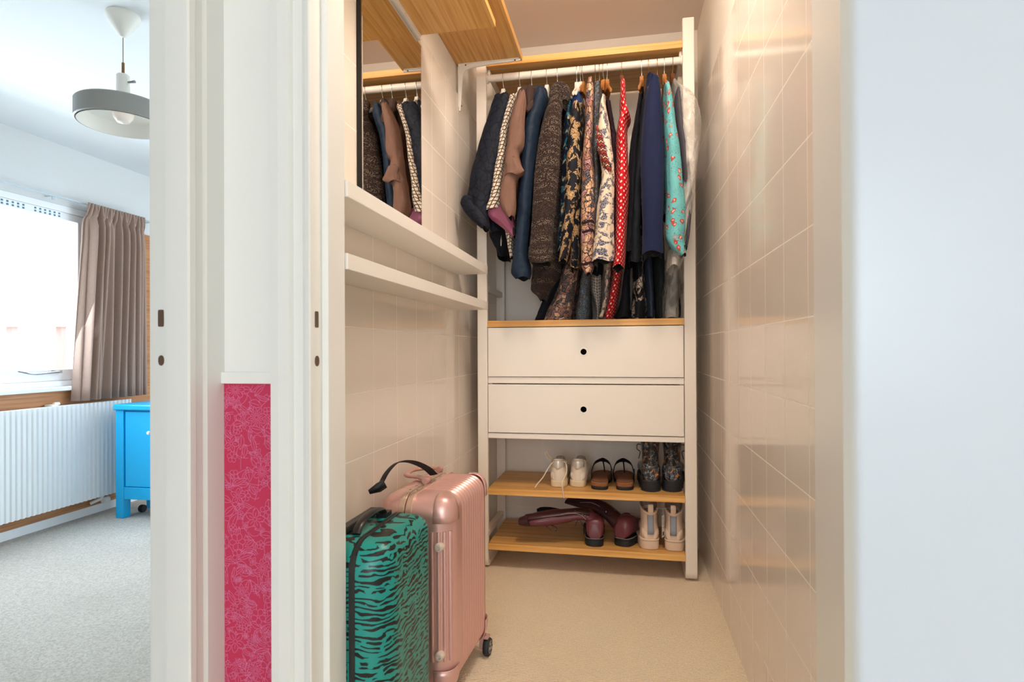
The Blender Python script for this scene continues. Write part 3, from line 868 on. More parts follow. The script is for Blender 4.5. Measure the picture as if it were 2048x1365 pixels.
# radiator
ry1 = on(263, 802, 'X', XW + 0.1)[1]; rz1 = on(100, 815, 'X', XW + 0.1)[2]; rz0 = on(100, 1024, 'X', XW + 0.1)[2]
rt = thing('radiator', (XW + 0.05, 2.2, rz0), 'white ribbed panel radiator under the bedroom window', 'radiator')
prof = []; y = 1.45; pitch = 0.0262
xf = XW + 0.095
prof.append((xf - 0.03, y))
while y < ry1 - 0.01:
    prof += [(xf - 0.008, y + 0.002), (xf, y + 0.006), (xf, y + pitch - 0.010), (xf - 0.008, y + pitch - 0.006)]
    y += pitch
prof += [(xf - 0.008, ry1), (xf - 0.03, ry1)]
obj('front_panel', MB().prism(prof, rz0, rz1), M['radiator'], rt, smooth=False)
fr = MB().box(XW + 0.0125, xf - 0.0301, 1.45, ry1, rz0 + 0.02, rz1 - 0.004); obj('rear_panel', fr, M['radiator'], rt, bevel=0.002, smooth=False)
vl = MB(); yv = on(205, 1000, 'X', XW + .07)[1]; zv = rz0 - 0.01
vl.tube([(XW + 0.06, yv + 0.02, rz0 + 0.02), (XW + 0.06, yv, zv - 0.01), (XW + 0.02, yv - 0.03, zv - 0.03)], 0.010, 10); vl.lathe([(0.0, 0), (0.017, 0), (0.017, 0.035), (0.0, 0.035)], (XW + 0.06, yv + 0.012, zv - 0.022), 14, axis='y')
obj('valve', vl, M['whiteplastic'], rt)
bt = MB(); yb_ = on(103, 812, 'X', XW + .05)[1]; bt.box(XW + 0.02, XW + 0.075, yb_ - 0.014, yb_ + 0.014, rz1 - 0.002, rz1 + 0.008); bt.lathe([(0, 0), (.009, 0), (.009, .03), (0, .03)], (XW + .05, yb_ + 0.012, rz1 + 0.009), 12, axis='y')
obj('top_bracket', bt, M['whiteplastic'], rt, bevel=0.002)

# blue cabinet
cy0 = 2.75; cx0 = on(229, 815, 'Y', cy0)[0]; cz1 = on(229, 809, 'Y', cy0)[2]; cx1 = cx0 + 0.62
cb = thing('cabinet', ((cx0 + cx1) / 2, cy0 + 0.17, 0), 'bright blue painted wooden cabinet standing beside the radiator', 'cabinet')
obj('top', MB().box(cx0, cx1, cy0 - 0.012, cy0 + 0.28, cz1 - 0.032, cz1), M['blue'], cb, bevel=0.008, smooth=True, segs=3)
lw = 0.05
legs = [(cx0 + 0.006, cy0), (cx1 - 0.006 - lw, cy0), (cx0 + 0.006, cy0 + 0.26 - lw), (cx1 - 0.006 - lw, cy0 + 0.26 - lw)]
for (x, y) in legs: obj('leg', MB().box(x, x + lw, y, y + lw, 0.0, cz1 - 0.0321), M['blue'], cb, bevel=0.003)
zr = on(260, 1000, 'Y', cy0)[2]; zd0 = on(260, 975, 'Y', cy0)[2]
obj('body', MB().box(cx0 + 0.012, cx1 - 0.012, cy0 + 0.018, cy0 + 0.255, zr + 0.004, cz1 - 0.033), M['blue'], cb, bevel=0.002)
obj('bottom_rail', MB().box(cx0 + 0.0565, cx1 - 0.0565, cy0 + 0.003, cy0 + 0.0178, zr, zd0 - 0.003), M['blue'], cb, bevel=0.002)
dr = obj('door', MB().box(cx0 + 0.062, cx1 - 0.062, cy0 + 0.006, cy0 + 0.0178, zd0, cz1 - 0.040), M['blue'], cb, bevel=0.003)
kb = on(297, 866, 'Y', cy0)
obj('knob', MB().lathe([(0, -0.024), (0.008, -0.023), (0.011, -0.016), (0.006, -0.006), (0.005, 0.006)], (kb[0] + 0.01, cy0 + 0.006, kb[2]), 16, axis='y', cap=True), M['whiteplastic'], dr)
# small object underneath
cs = MB(); pc = on(282, 1012, 'Y', cy0 + 0.12); cs.lathe([(0.0, -0.012), (0.02, -0.012), (0.022, 0), (0.02, 0.012), (0.0, 0.012)], (pc[0], cy0 + 0.13, 0.0225), 16, axis='x', cap=True)
obj('castor', cs, M['rubber'], label='black castor wheel on the carpet under the blue cabinet', cat='castor')

# pendant lamp
ld = on(246, 30, 'Z', 2.04); lx, ly = ld[0], ld[1]


def lz(py): return on(246, py, 'Y', ly)[2]


lamp = thing('pendant_lamp', (lx, ly, lz(235)), 'round pendant lamp with grey ring shade hanging from the bedroom ceiling', 'lamp')
zt_ = lz(76)
obj('canopy', MB().lathe([(0.0, 2.0399), (0.050, 2.0399), (0.051, 2.032), (0.045, 2.016), (0.008, zt_ + 0.002), (0.0, zt_)], (lx, ly, 0), 32), M['lamp_white'], lamp)
obj('cord', MB().tube([(lx, ly, zt_ + 0.004), (lx, ly, lz(128))], 0.0018, 8), simple('cord_beige', '#b7aa9c', 0.5), lamp)
obj('stem', MB().tube([(lx, ly, lz(126)), (lx, ly, lz(152))], 0.0045, 10), M['brass'], lamp)
zn1, zr1s = lz(150), 1.736
obj('neck', MB().lathe([(0, zn1), (0.017, zn1), (0.020, zn1 - 0.003), (0.020, zr1s + 0.004), (0, zr1s + 0.004)], (lx, ly, 0), 24), M['lamp_white'], lamp)
obj('screw', MB().tube([(lx + 0.02, ly, lz(166)), (lx + 0.045, ly, lz(166))], [(0.003, 0.003), (0.005, 0.005)], 8), M['steel'], lamp)
zr1 = on(145, 190, 'X', lx - 0.165)[2]; zr1 = 1.736; zr0 = 1.673; Rl = 0.135
sh = obj('shade_ring', MB().lathe([(Rl - 0.004, zr1), (Rl, zr1 - 0.004), (Rl, zr0 + 0.003), (Rl - 0.004, zr0), (Rl - 0.008, zr0 + 0.003), (Rl - 0.008, zr1)], (lx, ly, 0), 64), M['lamp_grey'], lamp)
obj('reflector', MB().lathe([(Rl - 0.0085, zr0 - 0.001), (Rl - 0.012, zr0 + 0.004), (Rl - 0.026, zr1 - 0.022), (0.060, zr1 - 0.012), (0.048, zr1 + 0.002), (0.024, zr1 + 0.012), (0.024, zr1 + 0.016), (0.056, zr1 + 0.008), (Rl - 0.009, zr1 - 0.004)], (lx, ly, 0), 64), M['lamp_white'], lamp)
obj('bulb', MB().lathe([(0.0, zr1 - 0.058), (0.018, zr1 - 0.054), (0.029, zr1 - 0.04), (0.032, zr1 - 0.022), (0.026, zr1 - 0.004), (0.014, zr1 + 0.010), (0.0, zr1 + 0.012)], (lx, ly, 0), 24), M['bulb'], lamp)

# door leaf standing beside the camera (far out of focus)
fwd = Vector((-math.sin(TH), math.cos(TH), 0)); rgt = Vector((math.cos(TH), math.sin(TH), 0))
pa = fwd * 0.125 + rgt * 0.0725; pb = fwd * -0.55 + rgt * 0.21
nv = (rgt * 0.98 - fwd * 0.05) * 0.04
poly = [(pa.x, pa.y), (pb.x, pb.y), (pb.x + nv.x, pb.y + nv.y), (pa.x + nv.x, pa.y + nv.y)]
struct('door_1', MB().prism(poly, 0.01, 2.02), M['door_white'], bevel=0.002, label='white door leaf standing open at the right edge, out of focus', cat='door')

# =================================================================== CLOSET FIXTURES
# ---- white wall shelves
sxf = -0.531


def wall_shelf(zb_, zt_, y0, lab):
    obj('wall_shelf', MB().box(XL + 0.0005, sxf, y0, 2.262, zb_, zt_), M['shelf_white'], bevel=0.0012, label=lab, cat='shelf', group='white wall shelves', smooth=False)


wall_shelf(1.223, 1.256, Yc + 0.004, 'upper of two narrow white wall shelves on the left wall, under the mirror')
wall_shelf(1.080, 1.112, Yc + 0.004, 'lower of two narrow white wall shelves on the left wall, above the suitcases')

# ---- mirror
my0 = on(722, 300, 'X', XL + 0.008)[1]; my1 = on(845, 300, 'X', XL + 0.008)[1]
mz0, mz1 = 1.30 - 0.043, on(844, 93, 'X', XL + .008)[2]
mr = thing('mirror', (XL, (my0 + my1) / 2, mz0), 'tall wall mirror reflecting the clothes, on the left tiled wall above the upper white shelf', 'mirror')
obj('backing', MB().box(XL + 0.0004, XL + 0.005, my0, my1, mz0, mz1), M['black'], mr, smooth=False)
b_ = 0.012
gm = MB(); x0, x1 = XL + 0.0052, XL + 0.0082
ro_ = [(x0, my0, mz0), (x0, my1, mz0), (x0, my1, mz1), (x0, my0, mz1)]; ri_ = [(x1, my0 + b_, mz0 + b_), (x1, my1 - b_, mz0 + b_), (x1, my1 - b_, mz1 - b_), (x1, my0 + b_, mz1 - b_)]
gm.loft([ro_, ri_])
obj('glass', gm, M['mirror'], mr, smooth=False)
obj('edge_strip', MB().box(XL + 0.0004, XL + 0.011, my0 - 0.008, my0 - 0.0002, mz0, mz1), M['black'], mr, smooth=False, label='black strip on the near edge')

# ---- wooden boards on the left wall
zA = 1.950
pA = on(991, 54, 'Z', zA)
b1 = thing('wall_board', (XL + 0.12, 1.4, zA), 'nearer and lower bamboo shelf board high on the left wall, seen from below', 'shelf', 'bamboo shelf boards high on the left wall')
obj('board', MB().box(XL + 0.0005, pA[0], 0.995 + 0.08, pA[1], zA, zA + 0.02), M['bamboo_y'], b1, bevel=0.001, smooth=False)
obj('cleat', MB().box(XL + 0.0005, XL + 0.014, my0, pA[1] - .002, zA - 0.017, zA - 0.0003), M['shelf_white'], b1, smooth=False)
zB = 2.09
pB = on(1045, 122, 'Z', zB)
b2 = thing('wall_board', (XL + 0.12, 1.6, zB), 'farther and higher bamboo shelf board on the left wall, resting on a white bracket', 'shelf', 'bamboo shelf boards high on the left wall')
obj('board', MB().box(XL - 0.0095, pB[0], 1.0605 + 0.02, pB[1], zB, zB + 0.026), M['bamboo_y'], b2, bevel=0.001, smooth=False)
# bracket
br = MB(); xb0 = XL - 0.0095; yb0 = pB[1] - 0.02
xw = XL + 0.0003
prof = [(xw, zB - 0.0004), (xw + 0.255, zB - 0.0004), (xw + 0.257, zB - 0.005), (xw + 0.25, zB - 0.008), (xw + 0.13, zB - 0.012), (xw + 0.055, zB - 0.018), (xw + 0.032, zB - 0.024), (xw + 0.020, zB - 0.036), (xw + 0.014, zB - 0.09), (xw + 0.007, zB - 0.19), (xw + 0.001, zB - 0.192), (xw, zB - 0.18)]
br.prism(prof, yb0 - 0.004, yb0 + 0.004, axis='y')
br.prism([(xw, zB - 0.0003), (xw + 0.25, zB - 0.0003), (xw + 0.25, zB - 0.003), (xw, zB - 0.003)], yb0 - 0.012, yb0 + 0.012, axis='y')
br.prism([(xw, zB - 0.0003), (xw + 0.003, zB - 0.0003), (xw + 0.003, zB - 0.18), (xw, zB - 0.18)], yb0 - 0.012, yb0 + 0.012, axis='y')
bk = obj('shelf_bracket', br, M['shelf_white'], bevel=0.001, label='white L-shaped shelf bracket on the left wall under the farther bamboo board', cat='bracket')
for (x, z) in ((xw + 0.03, zB - 0.006), (xw + 0.235, zB - 0.006)):
    obj('screw', MB().lathe([(0, -0.0055), (0.003, -0.005), (0.0035, -0.003)], (x, yb0 - 0.001, z), 10, axis='y', cap=True), M['brass'], bk)
for z in (zB - 0.06, zB - 0.17):
    obj('screw', MB().lathe([(0.0038, 0.0), (0.003, 0.003), (0.0, 0.0035)], (xw + 0.010, yb0, z), 10, axis='x', cap=True), M['brass'], bk)

# ---- wardrobe frame
YF, YR = 2.387, 2.775
WXL, WXR = -0.563, 0.236        # inner faces
PW = 0.043
wd = thing('wardrobe', (-0.16, (YF + YR) / 2, 0), 'open white wardrobe with bamboo shelves, two drawers and a clothes rail at the back wall', 'wardrobe')


def side_frame(x0, x1, yF=YF, yR=YR, th=0.022, ztop=2.232):
    """upright loop: front and rear posts joined at the foot through round corners"""
    r = 0.035; out = []; inn = []
    for k in range(9):
        a = math.pi + (math.pi / 2) * k / 8; out.append((yF + r + r * math.cos(a), r + r * math.sin(a) + 0.004))
    for k in range(9):
        a = 1.5 * math.pi + (math.pi / 2) * k / 8; out.append((yR - r + r * math.cos(a), r + r * math.sin(a) + 0.004))
    ri = r - th * 0.6
    for k in range(9):
        a = math.pi + (math.pi / 2) * k / 8; inn.append((yF + th + ri + ri * math.cos(a), 0.004 + th + ri + ri * math.sin(a)))
    for k in range(9):
        a = 1.5 * math.pi + (math.pi / 2) * k / 8; inn.append((yR - th - ri + ri * math.cos(a), 0.004 + th + ri + ri * math.sin(a)))
    poly = [(yF, ztop)] + out + [(yR, ztop), (yR - th, ztop)] + inn[::-1] + [(yF + th, ztop)]
    mb = MB()
    mb.prism(poly, x0, x1, axis='x')
    return mb


for (x0, x1, lab) in ((WXL - PW, WXL, None), (WXR, WXR + 0.045, None)):
    obj('side_frame', side_frame(x0, x1), M['wardrobe'], wd, bevel=0.003, smooth=True)
# slotted rails and cross ties in each side
for sx in (WXL - PW / 2, WXR + PW / 2):
    for z in (0.13, 1.185, 2.18):
        obj('side_tie', MB().box(sx - 0.012, sx + 0.012, YF + 0.0221, YR - 0.0221, z - 0.013, z + 0.013), M['wardrobe'], wd, bevel=0.002, smooth=False)
for (sx, d) in ((WXL, 1), (WXR, -1)):
    x = sorted((sx + d * 0.0002, sx + d * 0.010))
    obj('shelf_rail', MB().box(x[0], x[1], YF + 0.03, YR - 0.02, 2.085, 2.1145), M['wardrobe'], wd, smooth=False, bevel=0.001)


def shelf(z0, z1, y0=YF, y1=2.750):
    mb = MB().box(WXL + 0.0005, WXR - 0.0005, y0 + 0.0011, y1, z0, z1, 0)
    mb.box(WXL + 0.0005, WXR - 0.0005, y0, y0 + 0.001, z0, z1, 1)
    return obj('shelf', mb, [M['bamboo_x'], M['bamboo_edge_x']], wd, bevel=0.0012, smooth=False)


shelf(2.115, 2.143); shelf(1.0155, 1.042); shelf(0.312, 0.338); shelf(0.081, 0.107)
ZS1, ZS2, ZTOP = 0.338, 0.107, 1.042
# rod
ZR, YRD, RR = 2.073, YF + 0.022, 0.0150
rd = MB().tube([(WXL + 0.0003, YRD, ZR), (WXR - 0.0003, YRD, ZR)], RR, 24)
for x in (WXL + 0.003, WXR - 0.003): rd.tube([(x - 0.0025, YRD, ZR), (x + 0.0025, YRD, ZR)], RR + 0.005, 24)
obj('clothes_rail', rd, M['wardrobe'], wd)
# drawer carcass and drawers
ca = MB()
ca.box(WXL + 0.001, WXL + 0.016, YF + 0.022, 2.74, 0.571, 1.0150); ca.box(WXR - 0.016, WXR - 0.001, YF + 0.022, 2.74, 0.571, 1.0150)
ca.box(WXL + 0.016, WXR - 0.016, 2.72, 2.74, 0.571, 1.0150)
ca.box(WXL + 0.001, WXR - 0.001, YF + 0.004, 2.74, 0.549, 0.5705)
obj('drawer_case', ca, M['wardrobe'], wd, bevel=0.001, smooth=False)
ca = MB().box(WXL + 0.001, WXR - 0.001, YF + 0.006, YF + 0.040, 0.7795, 0.806)
obj('middle_rail', ca, M['wardrobe'], wd, bevel=0.002, smooth=False)


def drawer(z0, z1, inner):
    cxh, czh, rh = on(1167, (703 if z0 > 0.78 else 820), 'Y', YF)[0], (z0 + z1) / 2, 0.0125
    mb = MB(); x0, x1 = WXL + 0.003, WXR - 0.003; y0, y1 = YF, YF + 0.016; n = 32
    # front with a round finger hole
    sq = []
    for k in range(n):
        a = 2 * math.pi * k / n; c_, s_ = math.cos(a), math.sin(a)
        hx = (x1 - cxh) if c_ > 0 else (cxh - x0); hz = (z1 - czh)
        sc = min(hx / abs(c_) if abs(c_) > 1e-6 else 9, hz / abs(s_) if abs(s_) > 1e-6 else 9)
        sq.append((cxh + c_ * sc, czh + s_ * sc))
    hole = [(cxh + rh * math.cos(2 * math.pi * k / n), czh + rh * math.sin(2 * math.pi * k / n)) for k in range(n)]
    # snap the four samples nearest to the corners
    for (X_, Z_) in ((x0, z0), (x1, z0), (x1, z1), (x0, z1)):
        k = min(range(n), key=lambda q: (math.atan2(sq[q][1] - czh, sq[q][0] - cxh) - math.atan2(Z_ - czh, X_ - cxh)) ** 2); sq[k] = (X_, Z_)
    rings = [[(p[0], y1, p[1]) for p in sq], [(p[0], y0, p[1]) for p in sq], [(p[0], y0, p[1]) for p in hole], [(p[0], y1, p[1]) for p in hole]]
    mb.loft(rings + [rings[0]], cap0=False, cap1=False)
    d = obj('drawer', mb, M['wardrobe'], wd, bevel=0.0008, smooth=False)
    rg_ = MB().lathe([(0.0128, 0.001), (0.0128, -0.0008), (0.0175, -0.0012), (0.0185, 0.0)], (cxh, y0, czh), 32, axis='y')
    obj('finger_ring', rg_, M['whiteplastic'], d)
    bx = MB().box(x0 + 0.017, x1 - 0.017, y1 + 0.12, 2.70, z0 + 0.012, z1 - 0.06)
    bx.box(x0 + 0.017, x0 + 0.030, y1, y1 + 0.12, z0 + 0.012, z1 - 0.06); bx.box(x1 - 0.030, x1 - 0.017, y1, y1 + 0.12, z0 + 0.012, z1 - 0.06)
    bx.box(x0 + 0.03, x1 - 0.03, y1, y1 + 0.12, z0 + 0.012, z0 + 0.02)
    obj('drawer_box', bx, inner, d, smooth=False)
    return d


drawer(0.808, 1.0125, simple('drawer_inside_brown', '#4a2a1a', 0.8))
drawer(0.574, 0.7755, simple('drawer_inside_dark', '#15151a', 0.8))

# =================================================================== HANGERS
def hook_mb(h=0.055, mat=0):
    """wire hook over the rail; origin = rail centre, lies in the YZ plane"""
    mb = MB(); pts = []
    R_ = RR + 0.0022
    for k in range(13):
        a = math.radians(-50 + 230 * k / 12)
        pts.append((0, R_ * math.cos(a + 0) * 1.0, R_ * math.sin(a) + 0.0))
    # goes from behind over the top to the front, then down
    pts = [(0, p[1], p[2]) for p in pts]
    pts += [(0, -R_ * 0.95, -0.010), (0, -R_ * 0.45, -0.028), (0, 0, -0.040), (0, 0, -0.040 - h + 0.01)]
    mb.tube(pts, 0.0013, 6, mat)
    return mb


def hanger(kind, x, tilt=0.0, lean=0.0, label=None, flip=1, group='clothes hangers on the rail', drop=0.035, half=0.20):
    mats = {'white': M['hanger_white'], 'wood': M['hanger_wood'], 'dark': M['hanger_dark']}[kind]
    t_ = thing('clothes_hanger', (x, YRD, ZR), label, 'hanger', group)
    h = hook_mb(drop); h.v = [(a + x, b + YRD, c_ + ZR) for a, b, c_ in h.v]
    obj('hook', h, M['chrome'] if kind != 'dark' else M['brass'], t_)
    z0 = ZR - 0.040 - drop + 0.012
    mb = MB(); pts = []; rr = []
    for k in range(-10, 11):
        u = k / 10
        pts.append((x, YRD + half * u, z0 - 0.004 - 0.085 * abs(u) ** 1.0))
        rr.append((0.0050 + 0.002 * (1 - abs(u)), 0.008 + 0.012 * (1 - abs(u)) ** 3))
    mb.tube(pts, rr, 10)
    # neck block
    mb.prism([(YRD - 0.034, z0 - 0.034), (YRD + 0.034, z0 - 0.034), (YRD + 0.012, z0 + 0.016), (YRD + 0.006, z0 + 0.020), (YRD - 0.006, z0 + 0.020), (YRD - 0.012, z0 + 0.016)], x - 0.0075, x + 0.0075, axis='x')
    obj('shoulder', mb, mats, t_, bevel=0.001)
    if kind == 'wood' and flip:
        bar = MB().tube([(x, YRD - half * 0.82, z0 - 0.075), (x, YRD + half * 0.82, z0 - 0.075)], 0.005, 8); obj('bar', bar, mats, t_)
    t_.rotation_euler = (0, lean, tilt)
    return t_


# =================================================================== GARMENTS
def cloth_mb(rows, Y, b, folds=5, amp=0.10, taper=0.30, seed=0, top_pinch=True, open_end=True, mat=0, lin=None, n=48, step=0.012, wr=1.0, drift=6.0, sq=1.0):
    """rows: (py, px_left, px_right[, dY]) outline seen at depth Y; b = half depth"""
    mb = MB(); rg = random.Random(seed)
    P = []
    for r in rows:
        yy = Y + (r[3] if len(r) > 3 else 0)
        a = on(r[1], r[0], 'Y', yy); c_ = on(r[2], r[0], 'Y', yy)
        P.append(((a[0] + c_[0]) / 2, yy, (a[2] + c_[2]) / 2, max((c_[0] - a[0]) / 2, 0.004)))
    L_ = abs(P[0][2] - P[-1][2]); N = max(int(L_ / step), len(P) * 2)
    rings = []; vs = []; p1, p2, p3 = rg.uniform(0, 6), rg.uniform(0, 6), rg.uniform(0, 6)
    zs = [p[2] for p in P]
    for j in range(N + 1):
        t_ = j / N * (len(P) - 1)
        cx, cy, cz, hw = [catmull([p[i] for p in P], t_) for i in range(4)]
        hw = max(hw, 0.003)
        s = j / N; fade = min(1, s * 5 + 0.15)
        bb = b
        if top_pinch: bb = b * (0.28 + 0.72 * min(1, s * L_ / 0.10) ** 0.7)
        ring = []
        for k in range(n):
            th = 2 * math.pi * k / n
            f = 1 + amp * fade * (math.sin(folds * th + p1 + drift * cz * 0.5) * 0.6 + math.sin((folds * 2 - 1) * th + p2 - drift * cz) * 0.3 + 0.5 * math.sin(2 * th + p3 + 9 * cz))
            cc, ss = math.cos(th), math.sin(th)
            cc = math.copysign(abs(cc) ** sq, cc); ss = math.copysign(abs(ss) ** sq, ss)
            back = (1 - ss) / 2     # 0 at front, 1 at back -> note ss=+1 is front
            wd_ = hw * (1 - taper * back)
            q = Vector((cc * 0.05 + seed * 3.1, ss * 0.06, cz * 0.55))
            nzv = mnoise.noise(q * 22) * 0.6 + mnoise.noise(Vector((q.x, q.y, cz * 1.2 + cc * .03)) * 48) * 0.35
            f += wr * min(1, amp * 14) * min(0.25, 0.0055 / hw) * nzv * fade
            yw = wr * min(1, amp * 14) * 0.006 * nzv * fade
            ring.append((cx + wd_ * cc * f, cy + bb - bb * ss * (1 + (f - 1) * 0.3) - yw * ss, cz + 0.004 * math.sin(3 * th + p2)))
        rings.append(ring); vs.append(P[0][2] - cz)
    # end lip
    def scaled(r, k, dz):
        cx = sum(p[0] for p in r) / n; cy = sum(p[1] for p in r) / n
        return [(cx + (p[0] - cx) * k, cy + (p[1] - cy) * k, p[2] + dz) for p in r]
    r0_ = rings[0]
    if top_pinch:
        rings.insert(0, scaled(r0_, 0.82, 0.006)); vs.insert(0, vs[0] - 0.008)
        rings.insert(0, scaled(r0_, 0.40, 0.010)); vs.insert(0, vs[0] - 0.008)
    us = [0]; mid = rings[len(rings) // 2]
    for i in range(n): us.append(us[-1] + (Vector(mid[(i + 1) % n]) - Vector(mid[i])).length)
    mb.loft(rings, mat, cap0=True, cap1=not open_end, us=us, vs=vs)
    if open_end:
        e0 = rings[-1]; mb.loft([e0, scaled(e0, 0.90, 0.001), scaled(e0, 0.80, 0.03)], lin if lin is not None else mat, cap0=False, cap1=True)
    return mb


def garment(name, x, label, cat, group='clothes hanging on the wardrobe rail'):
    return thing(name, (x, YRD, 1.9), label, cat, group)


def cl(parent, name, rows, Y, b, mat, lin='dark_lining', **kw):
    g_ = 2.0 if name in ('body', 'leg_fabric') and Y < 2.39 else (0.8 if name == 'sleeve' else 0.0)
    rows = [(r[0], r[1] - g_, r[2] + g_) + tuple(r[3:]) for r in rows]
    mb = cloth_mb(rows, Y, b, lin=1, **kw)
    return obj(name, mb, [M[mat], M[lin]], parent)


def ray_x(px, Y=YRD): return on(px, 150, 'Y', Y)[0]


# --- 1 dark navy jacquard blouse
g = garment('blouse', ray_x(1007), 'dark navy patterned blouse, leftmost on the rail, its cuff hanging lowest left', 'blouse')
cl(g, 'body', [(186, 1003, 1014), (205, 984, 1022), (254, 968, 1012), (340, 950, 1004), (420, 955, 1006), (462, 972, 1008)], 2.300, 0.11, 'jacquard', seed=1)
cl(g, 'sleeve', [(190, 986, 1018), (203, 978, 1022), (254, 961, 1008), (295, 948, 1003), (336, 937, 994), (370, 933, 987), (402, 928, 980), (424, 935, 975), (446, 953, 975), (455, 960, 973)], 2.20, 0.045, 'jacquard', seed=2, folds=4, amp=.08)
cl(g, 'cuff', [(396, 920, 945), (404, 917.5, 948), (424, 928, 968), (444, 948, 976), (454, 961, 974)], 2.185, 0.028, 'jacquard', seed=3, amp=.05)
# --- black zipped top behind
g = garment('zipped_top', ray_x(1020), 'black zipped top whose corner with a zip pull shows under the pink lining', 'top')
cl(g, 'body', [(210, 1000, 1030), (300, 990, 1030), (420, 973, 1022), (460, 971, 1016), (478, 978, 1014), (492, 986, 1012), (511, 990, 1008)], 2.34, 0.10, 'black_cloth', seed=4)
zp = on(1003, 486, 'Y', 2.335)
obj('zip_pull', MB().tube([(zp[0], zp[1] - 0.004, zp[2] + 0.03), (zp[0], zp[1] - 0.006, zp[2] + 0.008), (zp[0] - 0.001, zp[1] - 0.006, zp[2] - 0.014)], [(0.0012,) * 2, (0.0035, .003), (0.002, .002)], 8), M['chrome'], g)
# --- 2 scale print blouse with pink lining
g = garment('jacket', ray_x(1034), 'cream and brown scale-print jacket with a pink lining showing at its cuff', 'jacket')
cl(g, 'body', [(190, 1020, 1030), (254, 1003, 1016), (360, 985, 1010), (440, 1000, 1027), (480, 1010, 1027), (514, 1019, 1025)], 2.275, 0.12, 'scale_print', seed=5)
cl(g, 'sleeve', [(192, 1018, 1030), (205, 1010, 1027), (254, 998, 1014), (295, 990, 1011), (357, 981.5, 1004), (388, 975, 1003), (410, 967, 1000), (416, 966, 998)], 2.205, 0.040, 'scale_print', seed=6, folds=3, amp=.05)
cl(g, 'lining', [(408, 967, 1004), (418, 966, 1026), (434, 976, 1028), (448, 995, 1028), (462, 1012, 1027), (470, 1024, 1027)], 2.222, 0.035, 'pink_lining', seed=7, folds=5, amp=.08)
# --- 3 brown cotton jacket
g = garment('jacket', ray_x(1040), 'brown cotton jacket with a crumpled elbow and a darker brown collar', 'jacket')
cl(g, 'sleeve', [(184, 1036, 1050), (200, 1027, 1051), (234, 1015, 1048), (285, 1008, 1046), (301, 1006, 1036), (322, 1004, 1040), (340, 1001, 1046), (348, 999, 1036), (365, 998, 1030), (400, 994, 1030), (420, 1003, 1028), (432, 1014, 1024)], 2.160, 0.045, 'brown_cloth', seed=8, folds=4, amp=.07)
cl(g, 'body', [(182, 1040, 1058), (220, 1028, 1056), (300, 1018, 1046), (400, 1010, 1036), (425, 1012, 1032)], 2.28, 0.12, 'brown_cloth', seed=9)
cl(g, 'collar', [(173, 1052, 1068), (180, 1044, 1068), (196, 1042, 1067), (212, 1046, 1064), (224, 1048, 1056)], 2.205, 0.07, 'brown_dark', seed=10, folds=4, amp=.12)
cl(g, 'elbow_fold', [(318, 1008, 1036), (331, 1010, 1043), (341, 1006, 1049), (347, 1004, 1038)], 2.150, 0.030, 'brown_cloth', lin='brown_cloth', seed=81, folds=3, amp=.06)
def roll(parent, name, pts, r, mat):
    return obj(name, MB().tube([on(x, y, 'Y', yy) for x, y, yy in pts], [(q, q * 0.85) for q in r], 20, smooth=6), M[mat], parent)


roll(g, 'collar_roll', ((1044, 214, 2.20), (1041, 198, 2.21), (1046, 186, 2.235), (1056, 184, 2.26), (1062, 196, 2.25), (1060, 210, 2.22), (1054, 222, 2.20)), (0.010, 0.016, 0.020, 0.022, 0.020, 0.015, 0.006), 'brown_dark')
# --- 4 quilted navy coat
g = garment('coat', ray_x(1063), 'navy quilted coat with a long sleeve ending in a stitched cuff', 'coat')
cl(g, 'sleeve', [(178, 1072, 1086), (192, 1062, 1092), (215, 1054, 1086), (238, 1046, 1078), (295, 1041, 1070), (357, 1036, 1064), (410, 1031, 1060), (448, 1028, 1056), (503, 1022, 1053), (528, 1018, 1060), (543, 1017, 1062), (554, 1026, 1058)], 2.215, 0.050, 'quilt', seed=11, folds=3, amp=.05)
roll(g, 'collar_roll', ((1068, 204, 2.24), (1070, 190, 2.26), (1077, 182, 2.29), (1085, 187, 2.30), (1089, 204, 2.28)), (0.012, 0.020, 0.024, 0.024, 0.012), 'quilt')
cl(g, 'body', [(176, 1072, 1092), (230, 1058, 1084), (300, 1048, 1072), (420, 1040, 1064), (500, 1034, 1062)], 2.31, 0.12, 'quilt', seed=12)
cl(g, 'cuff', [(538, 1016.5, 1062.5), (546, 1019, 1062), (555, 1026, 1058)], 2.210, 0.054, 'quilt', seed=13, folds=3, amp=.03, top_pinch=False)
# --- 5 tweed cardigan
g = garment('cardigan', ray_x(1094), 'brown speckled tweed cardigan with wide turned-back cuff', 'cardigan')
cl(g, 'sleeve', [(186, 1098, 1122), (200, 1092, 1124), (217, 1085, 1122), (254, 1076, 1122), (295, 1068, 1120), (357, 1061, 1117), (410, 1058, 1112), (448, 1056, 1108), (496, 1052, 1106)], 2.185, 0.060, 'tweed', seed=14, folds=3, amp=.05)
cl(g, 'cuff', [(492, 1049, 1107), (504, 1047.5, 1107), (514, 1048, 1107), (524, 1056, 1102)], 2.178, 0.066, 'tweed', seed=15, folds=3, amp=.02, top_pinch=False)
cl(g, 'collar', [(169, 1111, 1124), (174, 1106, 1132), (184, 1102, 1137), (196, 1100, 1136), (212, 1104, 1130)], 2.235, 0.09, 'tweed', seed=16, folds=4, amp=.08)
roll(g, 'collar_roll', ((1106, 208, 2.22), (1108, 190, 2.23), (1114, 178, 2.25), (1122, 176, 2.27), (1129, 184, 2.26), (1130, 204, 2.24)), (0.012, 0.020, 0.026, 0.028, 0.026, 0.014), 'tweed')
